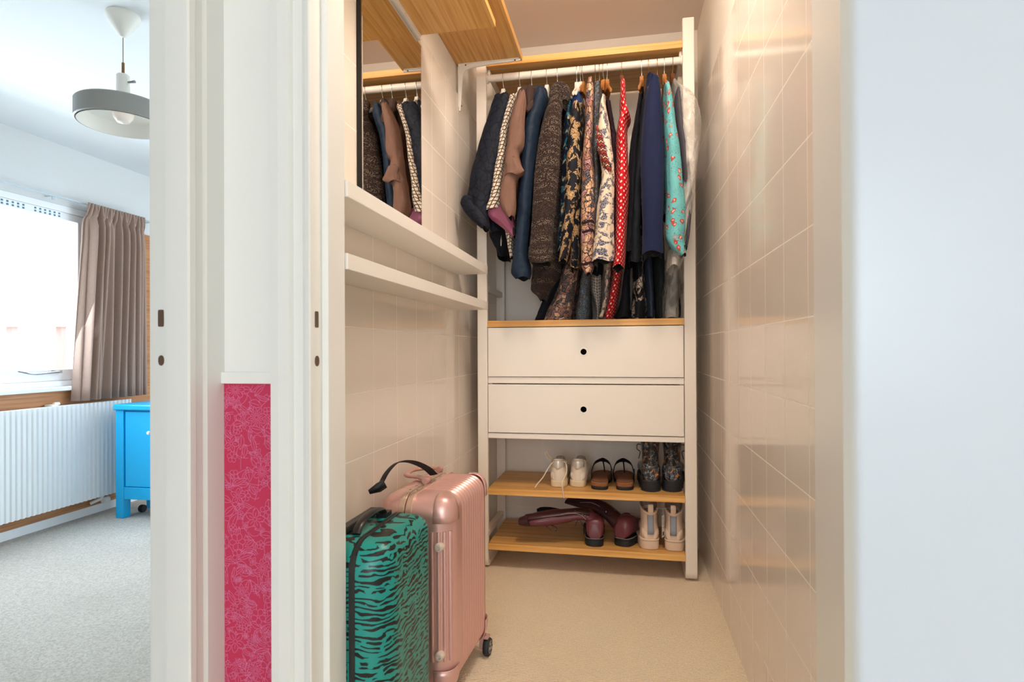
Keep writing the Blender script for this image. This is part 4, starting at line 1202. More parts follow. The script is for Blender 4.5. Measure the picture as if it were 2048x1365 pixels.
cl(g, 'body', [(186, 1110, 1134), (240, 1100, 1130), (320, 1092, 1128), (420, 1076, 1124), (520, 1058, 1120), (545, 1056, 1118), (575, 1056, 1098), (590, 1070, 1090), (600, 1078, 1086)], 2.33, 0.14, 'tweed', seed=17)
# --- black speckled long skirt piece
g = garment('dress', ray_x(1116), 'black speckled long dress whose hem trails on the drawer top at the left', 'dress')
cl(g, 'body', [(200, 1116, 1140), (400, 1104, 1132), (540, 1092, 1126), (590, 1080, 1112), (612, 1072, 1100), (628, 1066, 1096), (640, 1060, 1092)], 2.42, 0.12, 'black_cloth', seed=18, open_end=False)
# --- 6 teal floral blouse and blue satin
g = garment('blouse', ray_x(1153), 'navy blouse with teal and cream flowers behind the tweed cardigan', 'blouse')
cl(g, 'body', [(193, 1128, 1142), (215, 1126, 1144), (260, 1124, 1142), (330, 1120, 1138), (420, 1116, 1136), (500, 1110, 1132)], 2.27, 0.12, 'teal_floral', seed=19)
g = garment('blouse', ray_x(1161), 'blue satin blouse of which only a smooth collar shows beside white hangers', 'blouse')
cl(g, 'body', [(184, 1144, 1160), (198, 1138, 1164), (225, 1138, 1164), (300, 1142, 1164), (430, 1140, 1160)], 2.29, 0.12, 'blue_satin', seed=20)
# --- 7 black and gold floral
g = garment('dress', ray_x(1165), 'black and gold floral dress on a dark wooden hanger', 'dress')
cl(g, 'sleeve', [(205, 1146, 1158), (222, 1138, 1161), (254, 1134, 1162), (316, 1129, 1162), (370, 1126, 1160), (430, 1123, 1150), (492, 1119, 1140), (520, 1116, 1132)], 2.20, 0.045, 'gold_floral', seed=21, folds=4, amp=.08)
cl(g, 'body', [(205, 1150, 1164), (254, 1144, 1166), (360, 1138, 1164), (448, 1136, 1160), (500, 1136, 1158), (534, 1138, 1156)], 2.235, 0.14, 'gold_floral', seed=22, folds=5, amp=.10)
# --- long pink paisley skirt reaching the drawer top
g = garment('dress', ray_x(1191), 'long dusky pink paisley dress flaring out to the left on the drawer top', 'dress')
cl(g, 'body', [(156, 1174, 1186), (175, 1168, 1190), (234, 1166, 1187), (360, 1158, 1186), (500, 1130, 1176), (535, 1116, 1164), (570, 1106, 1160), (600, 1094, 1156), (625, 1080, 1152), (640, 1074, 1150)], 2.40, 0.15, 'paisley_pink', seed=23, folds=6, amp=.10, open_end=False)
# --- 8 peach paisley tunic
g = garment('tunic', ray_x(1199), 'peach and rose paisley tunic with dark red border bands', 'tunic')
cl(g, 'sleeve', [(157, 1176, 1184), (172, 1171, 1187), (234, 1169, 1186), (295, 1165, 1184), (370, 1161, 1190), (448, 1159, 1190), (500, 1159, 1187), (531, 1160, 1188), (546, 1170, 1180)], 2.19, 0.045, 'paisley_peach', seed=24, folds=4, amp=.06)
for (ya, yb2) in ((441, 446), (459, 464), (524, 529)):
    cl(g, 'border_band', [(ya, 1158.5, 1190.5), (yb2, 1158.5, 1190.5)], 2.186, 0.049, 'maroon_cloth', seed=24, folds=4, amp=.0, top_pinch=False)
# --- 9 dark blue paisley with zip
g = garment('dress', ray_x(1208), 'dark blue small-paisley dress ending in a blue geometric hem over the drawer edge', 'dress')
cl(g, 'body', [(162, 1188, 1200), (180, 1184, 1203), (240, 1183, 1202), (300, 1180, 1200), (370, 1182, 1200), (448, 1176, 1196), (530, 1166, 1192)], 2.24, 0.14, 'paisley_blue', seed=25, folds=6, amp=.1)
cl(g, 'hem', [(520, 1160, 1192), (560, 1156, 1184), (600, 1150, 1182), (625, 1146, 1184), (641, 1146, 1182)], 2.40, 0.13, 'blue_geo', seed=26, folds=6, amp=.1, open_end=False)
# --- grey scallop piece
g = garment('skirt', ray_x(1213), 'grey scallop-print skirt with a black top, low between the peach tunic and red dress', 'skirt')
cl(g, 'body', [(380, 1186, 1206), (470, 1180, 1206), (530, 1180, 1206), (556, 1180, 1204)], 2.42, 0.10, 'black_cloth', seed=27)
cl(g, 'skirt_cloth', [(553, 1178, 1204), (580, 1179, 1204), (600, 1186, 1202), (625, 1190, 1202), (640, 1190, 1200)], 2.415, 0.11, 'grey_scale', seed=28, open_end=False)
# --- 10 cream blouse with navy flowers and zigzag embroidery
g = garment('blouse', ray_x(1214), 'cream blouse with navy flowers and a red zigzag band, on a light wooden hanger', 'blouse')
cl(g, 'sleeve', [(192, 1203, 1210), (205, 1199, 1211), (236, 1196, 1217), (254, 1193, 1221), (300, 1198, 1226), (340, 1202, 1229), (370, 1198, 1229), (410, 1192, 1229), (452, 1187, 1230), (480, 1184, 1231), (510, 1180, 1230), (520, 1179, 1229)], 2.17, 0.045, 'white_floral', seed=29, folds=4, amp=.06)
cl(g, 'body', [(196, 1204, 1214), (250, 1198, 1224), (360, 1200, 1228), (500, 1202, 1230), (560, 1206, 1222), (600, 1204, 1218), (636, 1194, 1210)], 2.40, 0.12, 'white_floral', seed=30, open_end=False)
cl(g, 'zigzag_band', [(256, 1191, 1196), (268, 1191, 1204), (290, 1192, 1212), (315, 1199, 1219), (335, 1207, 1224), (344, 1214, 1224)], 2.163, 0.022, 'zigzag', seed=31, folds=3, amp=.0)
# --- 11 maroon sleeveless top
g = garment('vest_top', ray_x(1216), 'dark maroon sleeveless top behind the cream blouse, hanging from a light wooden hanger', 'top')
cl(g, 'body', [(200, 1212, 1220), (250, 1216, 1230), (266, 1216, 1236), (300, 1218, 1237), (400, 1216, 1234), (480, 1212, 1230)], 2.27, 0.12, 'maroon_cloth', seed=32)
# --- 12 red polka dot dress
g = garment('dress', ray_x(1243), 'long red dress with white polka dots reaching down to the drawer top', 'dress')
cl(g, 'body', [(160, 1242, 1250), (176, 1241, 1251), (200, 1240, 1253), (214, 1240, 1259), (222, 1239, 1262), (234, 1236, 1256), (256, 1233, 1254), (285, 1232, 1255), (305, 1232, 1256), (370, 1229, 1259), (448, 1230, 1253), (500, 1228, 1250), (530, 1224, 1247)], 2.19, 0.10, 'polka', seed=33, folds=4, amp=.06)
cl(g, 'skirt', [(500, 1229, 1250), (560, 1221, 1243), (590, 1214, 1238), (613, 1209, 1234), (638, 1203, 1226)], 2.39, 0.14, 'polka', seed=34, folds=5, amp=.08, open_end=False)
# --- 13 black dress
g = garment('dress', ray_x(1283), 'long plain black dress right of the red polka-dot dress', 'dress')
cl(g, 'body', [(186, 1278, 1288), (215, 1272, 1286), (254, 1263, 1285), (300, 1257, 1282), (370, 1256, 1276), (448, 1254, 1268), (530, 1249, 1262), (600, 1238, 1262), (635, 1226, 1262)], 2.400, 0.16, 'black_cloth', seed=35, open_end=False)
cl(g, 'strap_side', [(186, 1277, 1286), (215, 1271, 1284), (254, 1264, 1283), (300, 1258, 1280), (400, 1256, 1272), (500, 1251, 1266)], 2.25, 0.12, 'black_cloth', seed=36)
g = garment('trousers', ray_x(1290), 'charcoal trousers hanging between the black dress and the navy jacket', 'trousers')
cl(g, 'leg_fabric', [(200, 1284, 1296), (300, 1272, 1290), (370, 1264, 1284), (448, 1260, 1284), (500, 1258, 1284), (522, 1257, 1282)], 2.27, 0.12, 'charcoal_cloth', seed=37)
# --- 14 navy jacket
g = garment('jacket', ray_x(1314), 'plain navy wool jacket with smooth broad sleeve, right of the black dress', 'jacket')
cl(g, 'sleeve', [(152, 1304, 1318), (162, 1296, 1323), (178, 1291, 1325), (210, 1287, 1327), (254, 1282, 1330), (330, 1279, 1333), (400, 1281, 1332), (448, 1283, 1330), (503, 1282, 1332)], 2.17, 0.055, 'navy_cloth', seed=38, folds=2, amp=.02, drift=2)
cl(g, 'body', [(146, 1295, 1308), (160, 1290, 1312), (200, 1286, 1318), (300, 1284, 1326), (420, 1288, 1328), (512, 1290, 1328)], 2.285, 0.13, 'navy_cloth', seed=39, folds=3, amp=.04)
# --- dark pieces below
g = garment('blouse', ray_x(1297), 'black and cream abstract print blouse low beside the black dress', 'blouse')
cl(g, 'body', [(400, 1268, 1290), (500, 1264, 1290), (560, 1264, 1294), (600, 1262, 1296), (636, 1256, 1298)], 2.40, 0.13, 'mono_print', seed=40, open_end=False)
g = garment('blouse', ray_x(1314), 'steel blue satin blouse hanging low under the navy jacket', 'blouse')
cl(g, 'body', [(400, 1290, 1308), (515, 1288, 1308), (560, 1290, 1310), (600, 1292, 1312), (634, 1294, 1312)], 2.41, 0.12, 'steel_blue', seed=41, open_end=False)
g = garment('trousers', ray_x(1328), 'very dark green trousers hanging low left of the plastic garment cover', 'trousers')
cl(g, 'leg_fabric', [(300, 1306, 1328), (500, 1306, 1332), (560, 1308, 1332), (600, 1310, 1328), (634, 1312, 1328)], 2.41, 0.12, 'green_cloth', seed=42, open_end=False)
# --- 15 turquoise floral blouse
g = garment('blouse', ray_x(1328), 'turquoise blouse with red flowers and a gathered cuff', 'blouse')
cl(g, 'sleeve', [(168, 1331, 1341), (180, 1331, 1345), (210, 1330, 1351), (244, 1330, 1356), (295, 1333, 1364), (370, 1334, 1371), (410, 1333, 1375), (448, 1331, 1374), (472, 1331, 1372), (487, 1338, 1374), (500, 1350, 1375), (508, 1362, 1374)], 2.17, 0.050, 'turq', seed=43, folds=5, amp=.06)
cl(g, 'body', [(164, 1330, 1338), (200, 1328, 1346), (300, 1328, 1352), (420, 1330, 1358)], 2.27, 0.12, 'turq', seed=44)
# --- 16 suit in a plastic cover
g = garment('suit', ray_x(1345), 'grey suit inside a crumpled clear plastic cover, rightmost on the rail', 'suit')
cl(g, 'jacket', [(176, 1352, 1364), (190, 1348, 1368), (254, 1352, 1377), (336, 1362, 1387), (400, 1366, 1390), (460, 1370, 1384), (494, 1372, 1377)], 2.20, 0.13, 'grey_suit', seed=45, folds=3, amp=.05)
cl(g, 'plastic_cover', [(160, 1344, 1358), (168, 1345, 1374), (178, 1344, 1398), (200, 1345, 1410), (225, 1346, 1414), (262, 1350, 1411), (320, 1356, 1405), (370, 1360, 1398), (440, 1350, 1389), (495, 1336, 1380), (530, 1336, 1366)], 2.195, 0.145, 'poly', lin='poly', seed=46, folds=5, amp=.03)
cl(g, 'cover_tail', [(500, 1332, 1366), (540, 1330, 1367), (580, 1328, 1367), (610, 1324, 1367), (636, 1326, 1367)], 2.40, 0.14, 'poly', lin='poly', seed=47, folds=7, amp=.08, open_end=False)
cl(g, 'suit_trousers', [(470, 1340, 1364), (540, 1340, 1364), (600, 1338, 1365), (634, 1338, 1365)], 2.43, 0.10, 'charcoal_cloth', seed=48, open_end=False)

# --- hangers (hook position px, kind, label)
HG = [(1007, 'white', 'white hanger of the leftmost navy blouse'), (1040, 'white', 'white hanger between the navy blouse and the brown jacket'),
      (1063.5, 'white', 'white hanger just above the brown jacket collar'), (1094, 'white', 'white hanger left of the tweed cardigan'),
      (1115, 'white', 'white hanger hidden in the tweed cardigan collar'), (1153.5, 'white', 'left of two white hangers side by side above the blue collar'),
      (1161, 'white', 'right of two white hangers side by side above the blue collar'), (1166, 'wood', 'brown wooden hanger shoulder of the black and gold dress'),
      (1191, 'dark', 'hanger above the peach paisley tunic'), (1199, 'dark', 'hanger above the dark blue paisley dress'),
      (1207.5, 'wood', 'left light wooden hanger of the pair above the cream blouse'), (1214, 'wood', 'right light wooden hanger of the pair above the maroon top'),
      (1243.5, 'dark', 'hanger of the red polka-dot dress'), (1283.5, 'wood', 'light wooden hanger of the plain black dress'),
      (1297, 'dark', 'brown hanger with bronze hook behind the navy jacket'), (1314.5, 'dark', 'hanger of the navy wool jacket'),
      (1328.4, 'wood', 'light wooden hanger of the turquoise blouse'), (1344.8, 'dark', 'dark hanger of the grey suit in plastic')]
DROP = {1243.5: 0.030, 1191: 0.05, 1199: 0.05, 1314.5: 0.052, 1063.5: 0.045}
TILT = {1214: 0.12, 1207.5: -0.22, 1166: -0.2, 1283.5: -0.10}
for px, kind, lab in HG:
    hanger(kind, ray_x(px), TILT.get(px, random.uniform(-0.06, 0.06)), 0.0, lab, drop=DROP.get(px, 0.042), half=0.15 if kind != 'dark' else 0.13)

# =================================================================== SHOES
def foot_mb(mb, O, yaw, secs, n=24, mat=0, e=0.75):
    """secs: (y, half_width, z_low, z_top, xoff); heel at y=0, toe forward"""
    rings = []; N = (len(secs) - 1) * 5
    for j in range(N + 1):
        t_ = j / 5; q = [catmull([s[i] for s in secs], t_) for i in range(5)]
        ring = []
        for k in range(n):
            th = 2 * math.pi * k / n; c_, s_ = math.cos(th), math.sin(th)
            x = q[4] + max(q[1], 0.002) * math.copysign(abs(c_) ** e, c_); z = q[2] + (q[3] - q[2]) * (0.5 + 0.5 * math.copysign(abs(s_) ** e, s_))
            ring.append(rotp(O, yaw, x, q[0], z))
        rings.append(ring)
    mb.loft(rings, mat); return mb


def rotp(O, yaw, x, y, z):
    return (O[0] + x * math.cos(yaw) - y * math.sin(yaw), O[1] + x * math.sin(yaw) + y * math.cos(yaw), O[2] + z)


def outline(Lh, wh, wm, wt, n=40, mir=1, asym=0.006):
    """sole outline, heel at y=0"""
    pts = []
    prof = [(0, 0.0), (0.006, wh * .36), (0.028, wh * .70), (0.075, wh * .92), (0.17, wh), (0.42, wm), (0.62, (wm + wt) / 2 + .002), (0.75, wt), (0.88, wt * .85), (0.96, wt * .5), (1, 0.0)]
    for sgn in (1, -1):
        seq = prof if sgn == 1 else prof[::-1][1:-1]
        for (t_, w) in seq:
            pts.append((sgn * w + mir * asym * math.sin(math.pi * t_), t_ * Lh))
    # smooth
    P = []
    n_ = len(pts)
    for i in range(n_):
        for k in range(4):
            u = k / 4; p0, p1, p2, p3 = pts[i - 1], pts[i], pts[(i + 1) % n_], pts[(i + 2) % n_]
            P.append(tuple(0.5 * ((2 * p1[a]) + (-p0[a] + p2[a]) * u + (2 * p0[a] - 5 * p1[a] + 4 * p2[a] - p3[a]) * u * u + (-p0[a] + 3 * p1[a] - 3 * p2[a] + p3[a]) * u ** 3) for a in (0, 1)))
    return P


def slab(mb, O, yaw, pts, z0, z1, mat=0, bev=0.003, lift=None):
    rings = []; c = (sum(p[0] for p in pts) / len(pts), sum(p[1] for p in pts) / len(pts))
    for (k, z) in ((bev, z0), (0, z0 + bev), (0, z1 - bev), (bev, z1)):
        ring = []
        for p in pts:
            d = math.hypot(p[0] - c[0], p[1] - c[1]); f = (d - k) / d
            zz_ = z + (lift(p) if lift else 0)
            ring.append(rotp(O, yaw, c[0] + (p[0] - c[0]) * f, c[1] + (p[1] - c[1]) * f, zz_))
        rings.append(ring)
    mb.loft(rings, mat); return mb


def shaft(mb, O, yaw, rings_, inner=0.86, depth=0.04, n=28, m0=0, m1=1, tiltf=0.0):
    """rings_: (cx, cy, z, rx, ry) going up; then an inner lining going down"""
    def ring(q, k=1.0, dz=0.0):
        return [rotp(O, yaw, q[0] + q[3] * k * math.cos(2 * math.pi * i / n), q[1] + q[4] * k * math.sin(2 * math.pi * i / n), q[2] + dz + (q[5] if len(q) > 5 else tiltf) * math.sin(2 * math.pi * i / n)) for i in range(n)]
    N = (len(rings_) - 1) * 4; R_ = []
    L5 = [tuple(r) + (0,) * (6 - len(r)) for r in rings_]
    for j in range(N + 1):
        t_ = j / 4; R_.append(ring([catmull([s[i] for s in L5], t_) for i in range(6)]))
    mb.loft(R_, m0, cap0=True, cap1=False)
    top = L5[-1]
    mb.loft([R_[-1], ring(top, 0.93, 0.003), ring(top, inner, 0.0), ring(top, inner * .97, -depth)], m1, cap0=False, cap1=True)


def P_shelf(px, py, z): return on(px, py, 'Z', z)


GS = 'shoes on the wardrobe shelves'
# ---- white sneakers
for side, (px, lab) in enumerate(((1115, 'left white sneaker with silver heel tab and untied laces on the upper shelf'), (1154, 'right white sneaker with silver heel tab on the upper shelf, beside the sandals'))):
    O = P_shelf(px, 976, ZS1); O = (O[0], O[1], ZS1 + 0.0005); yaw = (-0.02, -0.10)[side]
    sn = thing('sneaker', O, lab, 'shoe', GS)
    ol = outline(0.265, 0.035, 0.034, 0.045, mir=(1, -1)[side])
    obj('sole', slab(MB(), O, yaw, ol, 0.0, 0.028, bev=0.004), M['sneaker_sole'], sn)
    mb = MB(); foot_mb(mb, O, yaw, [(0.008, 0.020, 0.024, 0.060, 0), (0.02, 0.032, 0.024, 0.070, 0), (0.05, 0.0355, 0.024, 0.076, 0), (0.10, 0.036, 0.024, 0.080, 0), (0.15, 0.039, 0.024, 0.078, 0), (0.20, 0.042, 0.024, 0.062, 0), (0.24, 0.034, 0.024, 0.048, 0), (0.258, 0.014, 0.026, 0.038, 0)])
    obj('upper', mb, M['sneaker'], sn)
    mb = MB(); shaft(mb, O, yaw, [(0, 0.052, 0.026, 0.0350, 0.049), (0, 0.052, 0.055, 0.0360, 0.049), (0, 0.052, 0.085, 0.034, 0.047, -0.004), (0, 0.054, 0.105, 0.031, 0.047, -0.014)], inner=0.80, depth=0.045)
    obj('collar', mb, [M['sneaker'], M['grey_in']], sn)
    hb = MB(); R_ = []
    for z, w in ((0.074, 0.62), (0.084, 0.95), (0.102, 1.0), (0.113, 0.8)):
        R_.append([rotp(O, yaw, 0.0345 * math.sin(a) * w, 0.0535 - 0.0490 * math.cos(a), z) for a in [(-0.95 + 1.9 * k / 10) for k in range(11)]])
    hb.loft(R_, closed=False); h_ = obj('heel_tab', hb, M['silver'], sn, label='silver heel tab'); sm = h_.modifiers.new('s', 'SOLIDIFY'); sm.thickness = 0.003; sm.offset = 0
    tg = MB(); foot_mb(tg, O, yaw, [(0.085, 0.014, 0.085, 0.104, 0), (0.10, 0.020, 0.08, 0.118, 0), (0.13, 0.020, 0.07, 0.098, 0), (0.17, 0.018, 0.062, 0.080, 0), (0.185, 0.010, 0.062, 0.070, 0)])
    obj('tongue', tg, M['grey_in'], sn)
    lc = MB()
    for i in range(4):
        y = 0.115 + i * 0.018; zt2 = 0.103 - i * 0.0085
        lc.tube([rotp(O, yaw, -0.026, y, zt2 - 0.016), rotp(O, yaw, 0, y - 0.002, zt2), rotp(O, yaw, 0.026, y, zt2 - 0.016)], 0.0022, 6, smooth=4)
    if side == 0:
        a = [on(x, y, 'Y', yy) for x, y, yy in ((1134, 925, 2.50), (1112, 921, 2.47), (1098, 935, 2.44), (1086, 955, 2.42), (1075, 968, 2.405), (1070, 976, 2.40))]
        lc.tube(a, 0.0024, 6, smooth=6)
        a = [on(x, y, 'Y', yy) for x, y, yy in ((1098, 922, 2.52), (1090, 908, 2.52), (1094, 905, 2.52), (1100, 915, 2.50), (1116, 922, 2.47), (1131, 926, 2.46), (1133, 945, 2.42), (1126, 962, 2.395), (1125, 975, 2.381), (1128, 997, 2.378))]
        lc.tube(a, 0.0024, 6, smooth=6)
    obj('laces', lc, M['lace'], sn)

# ---- thong sandals
for side, (px, py, lab) in enumerate(((1199, 981, 'left black-strapped cork sandal on the upper shelf'), (1249, 982, 'right black-strapped cork sandal on the upper shelf, nearer the floral boots'))):
    O = P_shelf(px, py, ZS1); O = (O[0], O[1], ZS1 + 0.0005); yaw = (-0.05, 0.03)[side]
    sd = thing('sandal', O, lab, 'sandal', GS)
    ol = outline(0.25, 0.036, 0.034, 0.045, mir=(-1, 1)[side])
    obj('sole', slab(MB(), O, yaw, ol, 0.0, 0.012, bev=0.002), M['rubber'], sd)
    obj('cork_midsole', slab(MB(), O, yaw, ol, 0.0121, 0.031, bev=0.003), M['cork'], sd)
    ol2 = [(p[0] * 0.90, 0.008 + p[1] * 0.945) for p in ol]
    obj('footbed', slab(MB(), O, yaw, ol2, 0.0311, 0.0345, bev=0.0015), M['footbed'], sd)
    st = MB()
    # wide Y straps from instep sides to toe post, high arch
    for sgn in (-1, 1):
        pts = [rotp(O, yaw, sgn * 0.040, 0.085, 0.018), rotp(O, yaw, sgn * 0.043, 0.105, 0.050), rotp(O, yaw, sgn * 0.034, 0.135, 0.082), rotp(O, yaw, sgn * 0.012, 0.158, 0.094), rotp(O, yaw, 0, 0.165, 0.094)]
        st.tube(pts, [(0.0145, 0.0022), (0.0145, 0.0022), (0.014, 0.0022), (0.013, 0.0022), (0.013, 0.0022)], 10, smooth=5, up=(sgn * 1.0, 0, 0.25))
    obj('strap', st, M['blackleather'], sd)
    tp = MB().tube([rotp(O, yaw, 0, 0.168, 0.092), rotp(O, yaw, 0.004, 0.184, 0.060), rotp(O, yaw, 0.006, 0.19, 0.034)], [(0.0035, .0035), (0.003, .003), (0.003, .003)], 8, smooth=4)
    obj('toe_post', tp, M['blackleather'], sd)
    bk_ = MB(); q = rotp(O, yaw, 0.0445, 0.108, 0.055)
    bk_.box(q[0] - 0.002, q[0] + 0.003, q[1] - 0.010, q[1] + 0.010, q[2] - 0.012, q[2] + 0.012); obj('buckle', bk_, M['blackleather'], sd, bevel=0.001)

# ---- floral combat boots
for side, (px, lab) in enumerate(((1303, 'left floral-print ankle boot with black lugged sole on the upper shelf'), (1343, 'right floral-print ankle boot with black lugged sole, against the right post'))):
    O = P_shelf(px, 985, ZS1); O = (O[0], O[1], ZS1 + 0.0005); yaw = (0.03, -0.12)[side]
    bt_ = thing('ankle_boot', O, lab, 'boot', GS)
    ol = outline(0.265, 0.0395, 0.037, 0.045, mir=(-1, 1)[side], asym=0.003); so = MB(); slab(so, O, yaw, ol, 0.006, 0.045, bev=0.003)
    for i in range(12):   # lugs
        a = -1.3 + 2.6 * i / 11; x = 0.037 * math.sin(a); y = 0.045 - 0.043 * math.cos(a); p = rotp(O, yaw, x, y, 0)
        so.box(p[0] - 0.004, p[0] + 0.004, p[1] - 0.004, p[1] + 0.006, O[2], O[2] + 0.012)
    for i in range(7):
        for sg in (-1, 1):
            p = rotp(O, yaw, sg * 0.038, 0.08 + i * 0.024, 0); so.box(p[0] - 0.006, p[0] + 0.006, p[1] - 0.006, p[1] + 0.006, O[2], O[2] + 0.012)
    obj('sole', so, M['rubber'], bt_)
    mb = MB(); foot_mb(mb, O, yaw, [(0.004, 0.026, 0.043, 0.10, 0), (0.02, 0.038, 0.043, 0.115, 0), (0.06, 0.039, 0.043, 0.12, 0), (0.11, 0.038, 0.043, 0.118, 0), (0.16, 0.042, 0.043, 0.098, 0), (0.21, 0.045, 0.043, 0.090, 0), (0.25, 0.036, 0.043, 0.078, 0), (0.268, 0.016, 0.045, 0.064, 0)])
    obj('vamp', mb, M['floral_boot'], bt_)
    mb = MB(); shaft(mb, O, yaw, [(0, 0.050, 0.044, 0.0385, 0.049), (0, 0.051, 0.078, 0.0385, 0.048), (0, 0.056, 0.115, 0.034, 0.046), (0, 0.058, 0.150, 0.034, 0.048), (0, 0.060, 0.190, 0.038, 0.054), (0, 0.062, 0.2, 0.039, 0.056)], inner=0.88, depth=0.06)
    obj('shaft', mb, [M['floral_boot'], M['blackleather']], bt_)
    mb = MB().tube([rotp(O, yaw, 0, 0.008, 0.055), rotp(O, yaw, 0, 0.009, 0.11), rotp(O, yaw, 0, 0.010, 0.15), rotp(O, yaw, 0, 0.006, 0.2)], [(0.011, 0.003)] * 4, 8, up=(0, 1, 0)); obj('back_strip', mb, M['floral_boot'], bt_)
    lp = MB().tube([rotp(O, yaw, 0, 0.004, 0.175), rotp(O, yaw, 0, -0.003, 0.192), rotp(O, yaw, 0, -0.001, 0.208), rotp(O, yaw, 0, 0.008, 0.200)], [(0.008, 0.0015)] * 4, 8, smooth=4, up=(0, 1, 0.3)); obj('pull_loop', lp, M['blackleather'], bt_)
    lc = MB()
    for i in range(5):
        z = 0.118 + i * 0.017; yy = 0.104 + 0.004 * i - (0.012 if i < 2 else 0)
        lc.tube([rotp(O, yaw, -0.026, yy - 0.004, z), rotp(O, yaw, 0, yy + 0.012, z + 0.004), rotp(O, yaw, 0.026, yy - 0.004, z)], 0.0022, 6, smooth=4)
    sg = -1 if side == 0 else 1
    lc.tube([rotp(O, yaw, sg * 0.02, 0.11, 0.17), rotp(O, yaw, sg * 0.048, 0.10, 0.178), rotp(O, yaw, sg * 0.052, 0.08, 0.160), rotp(O, yaw, sg * 0.040, 0.075, 0.150), rotp(O, yaw, sg * 0.046, 0.085, 0.12)], 0.0018, 6, smooth=5)
    obj('laces', lc, M['blackleather'], bt_)

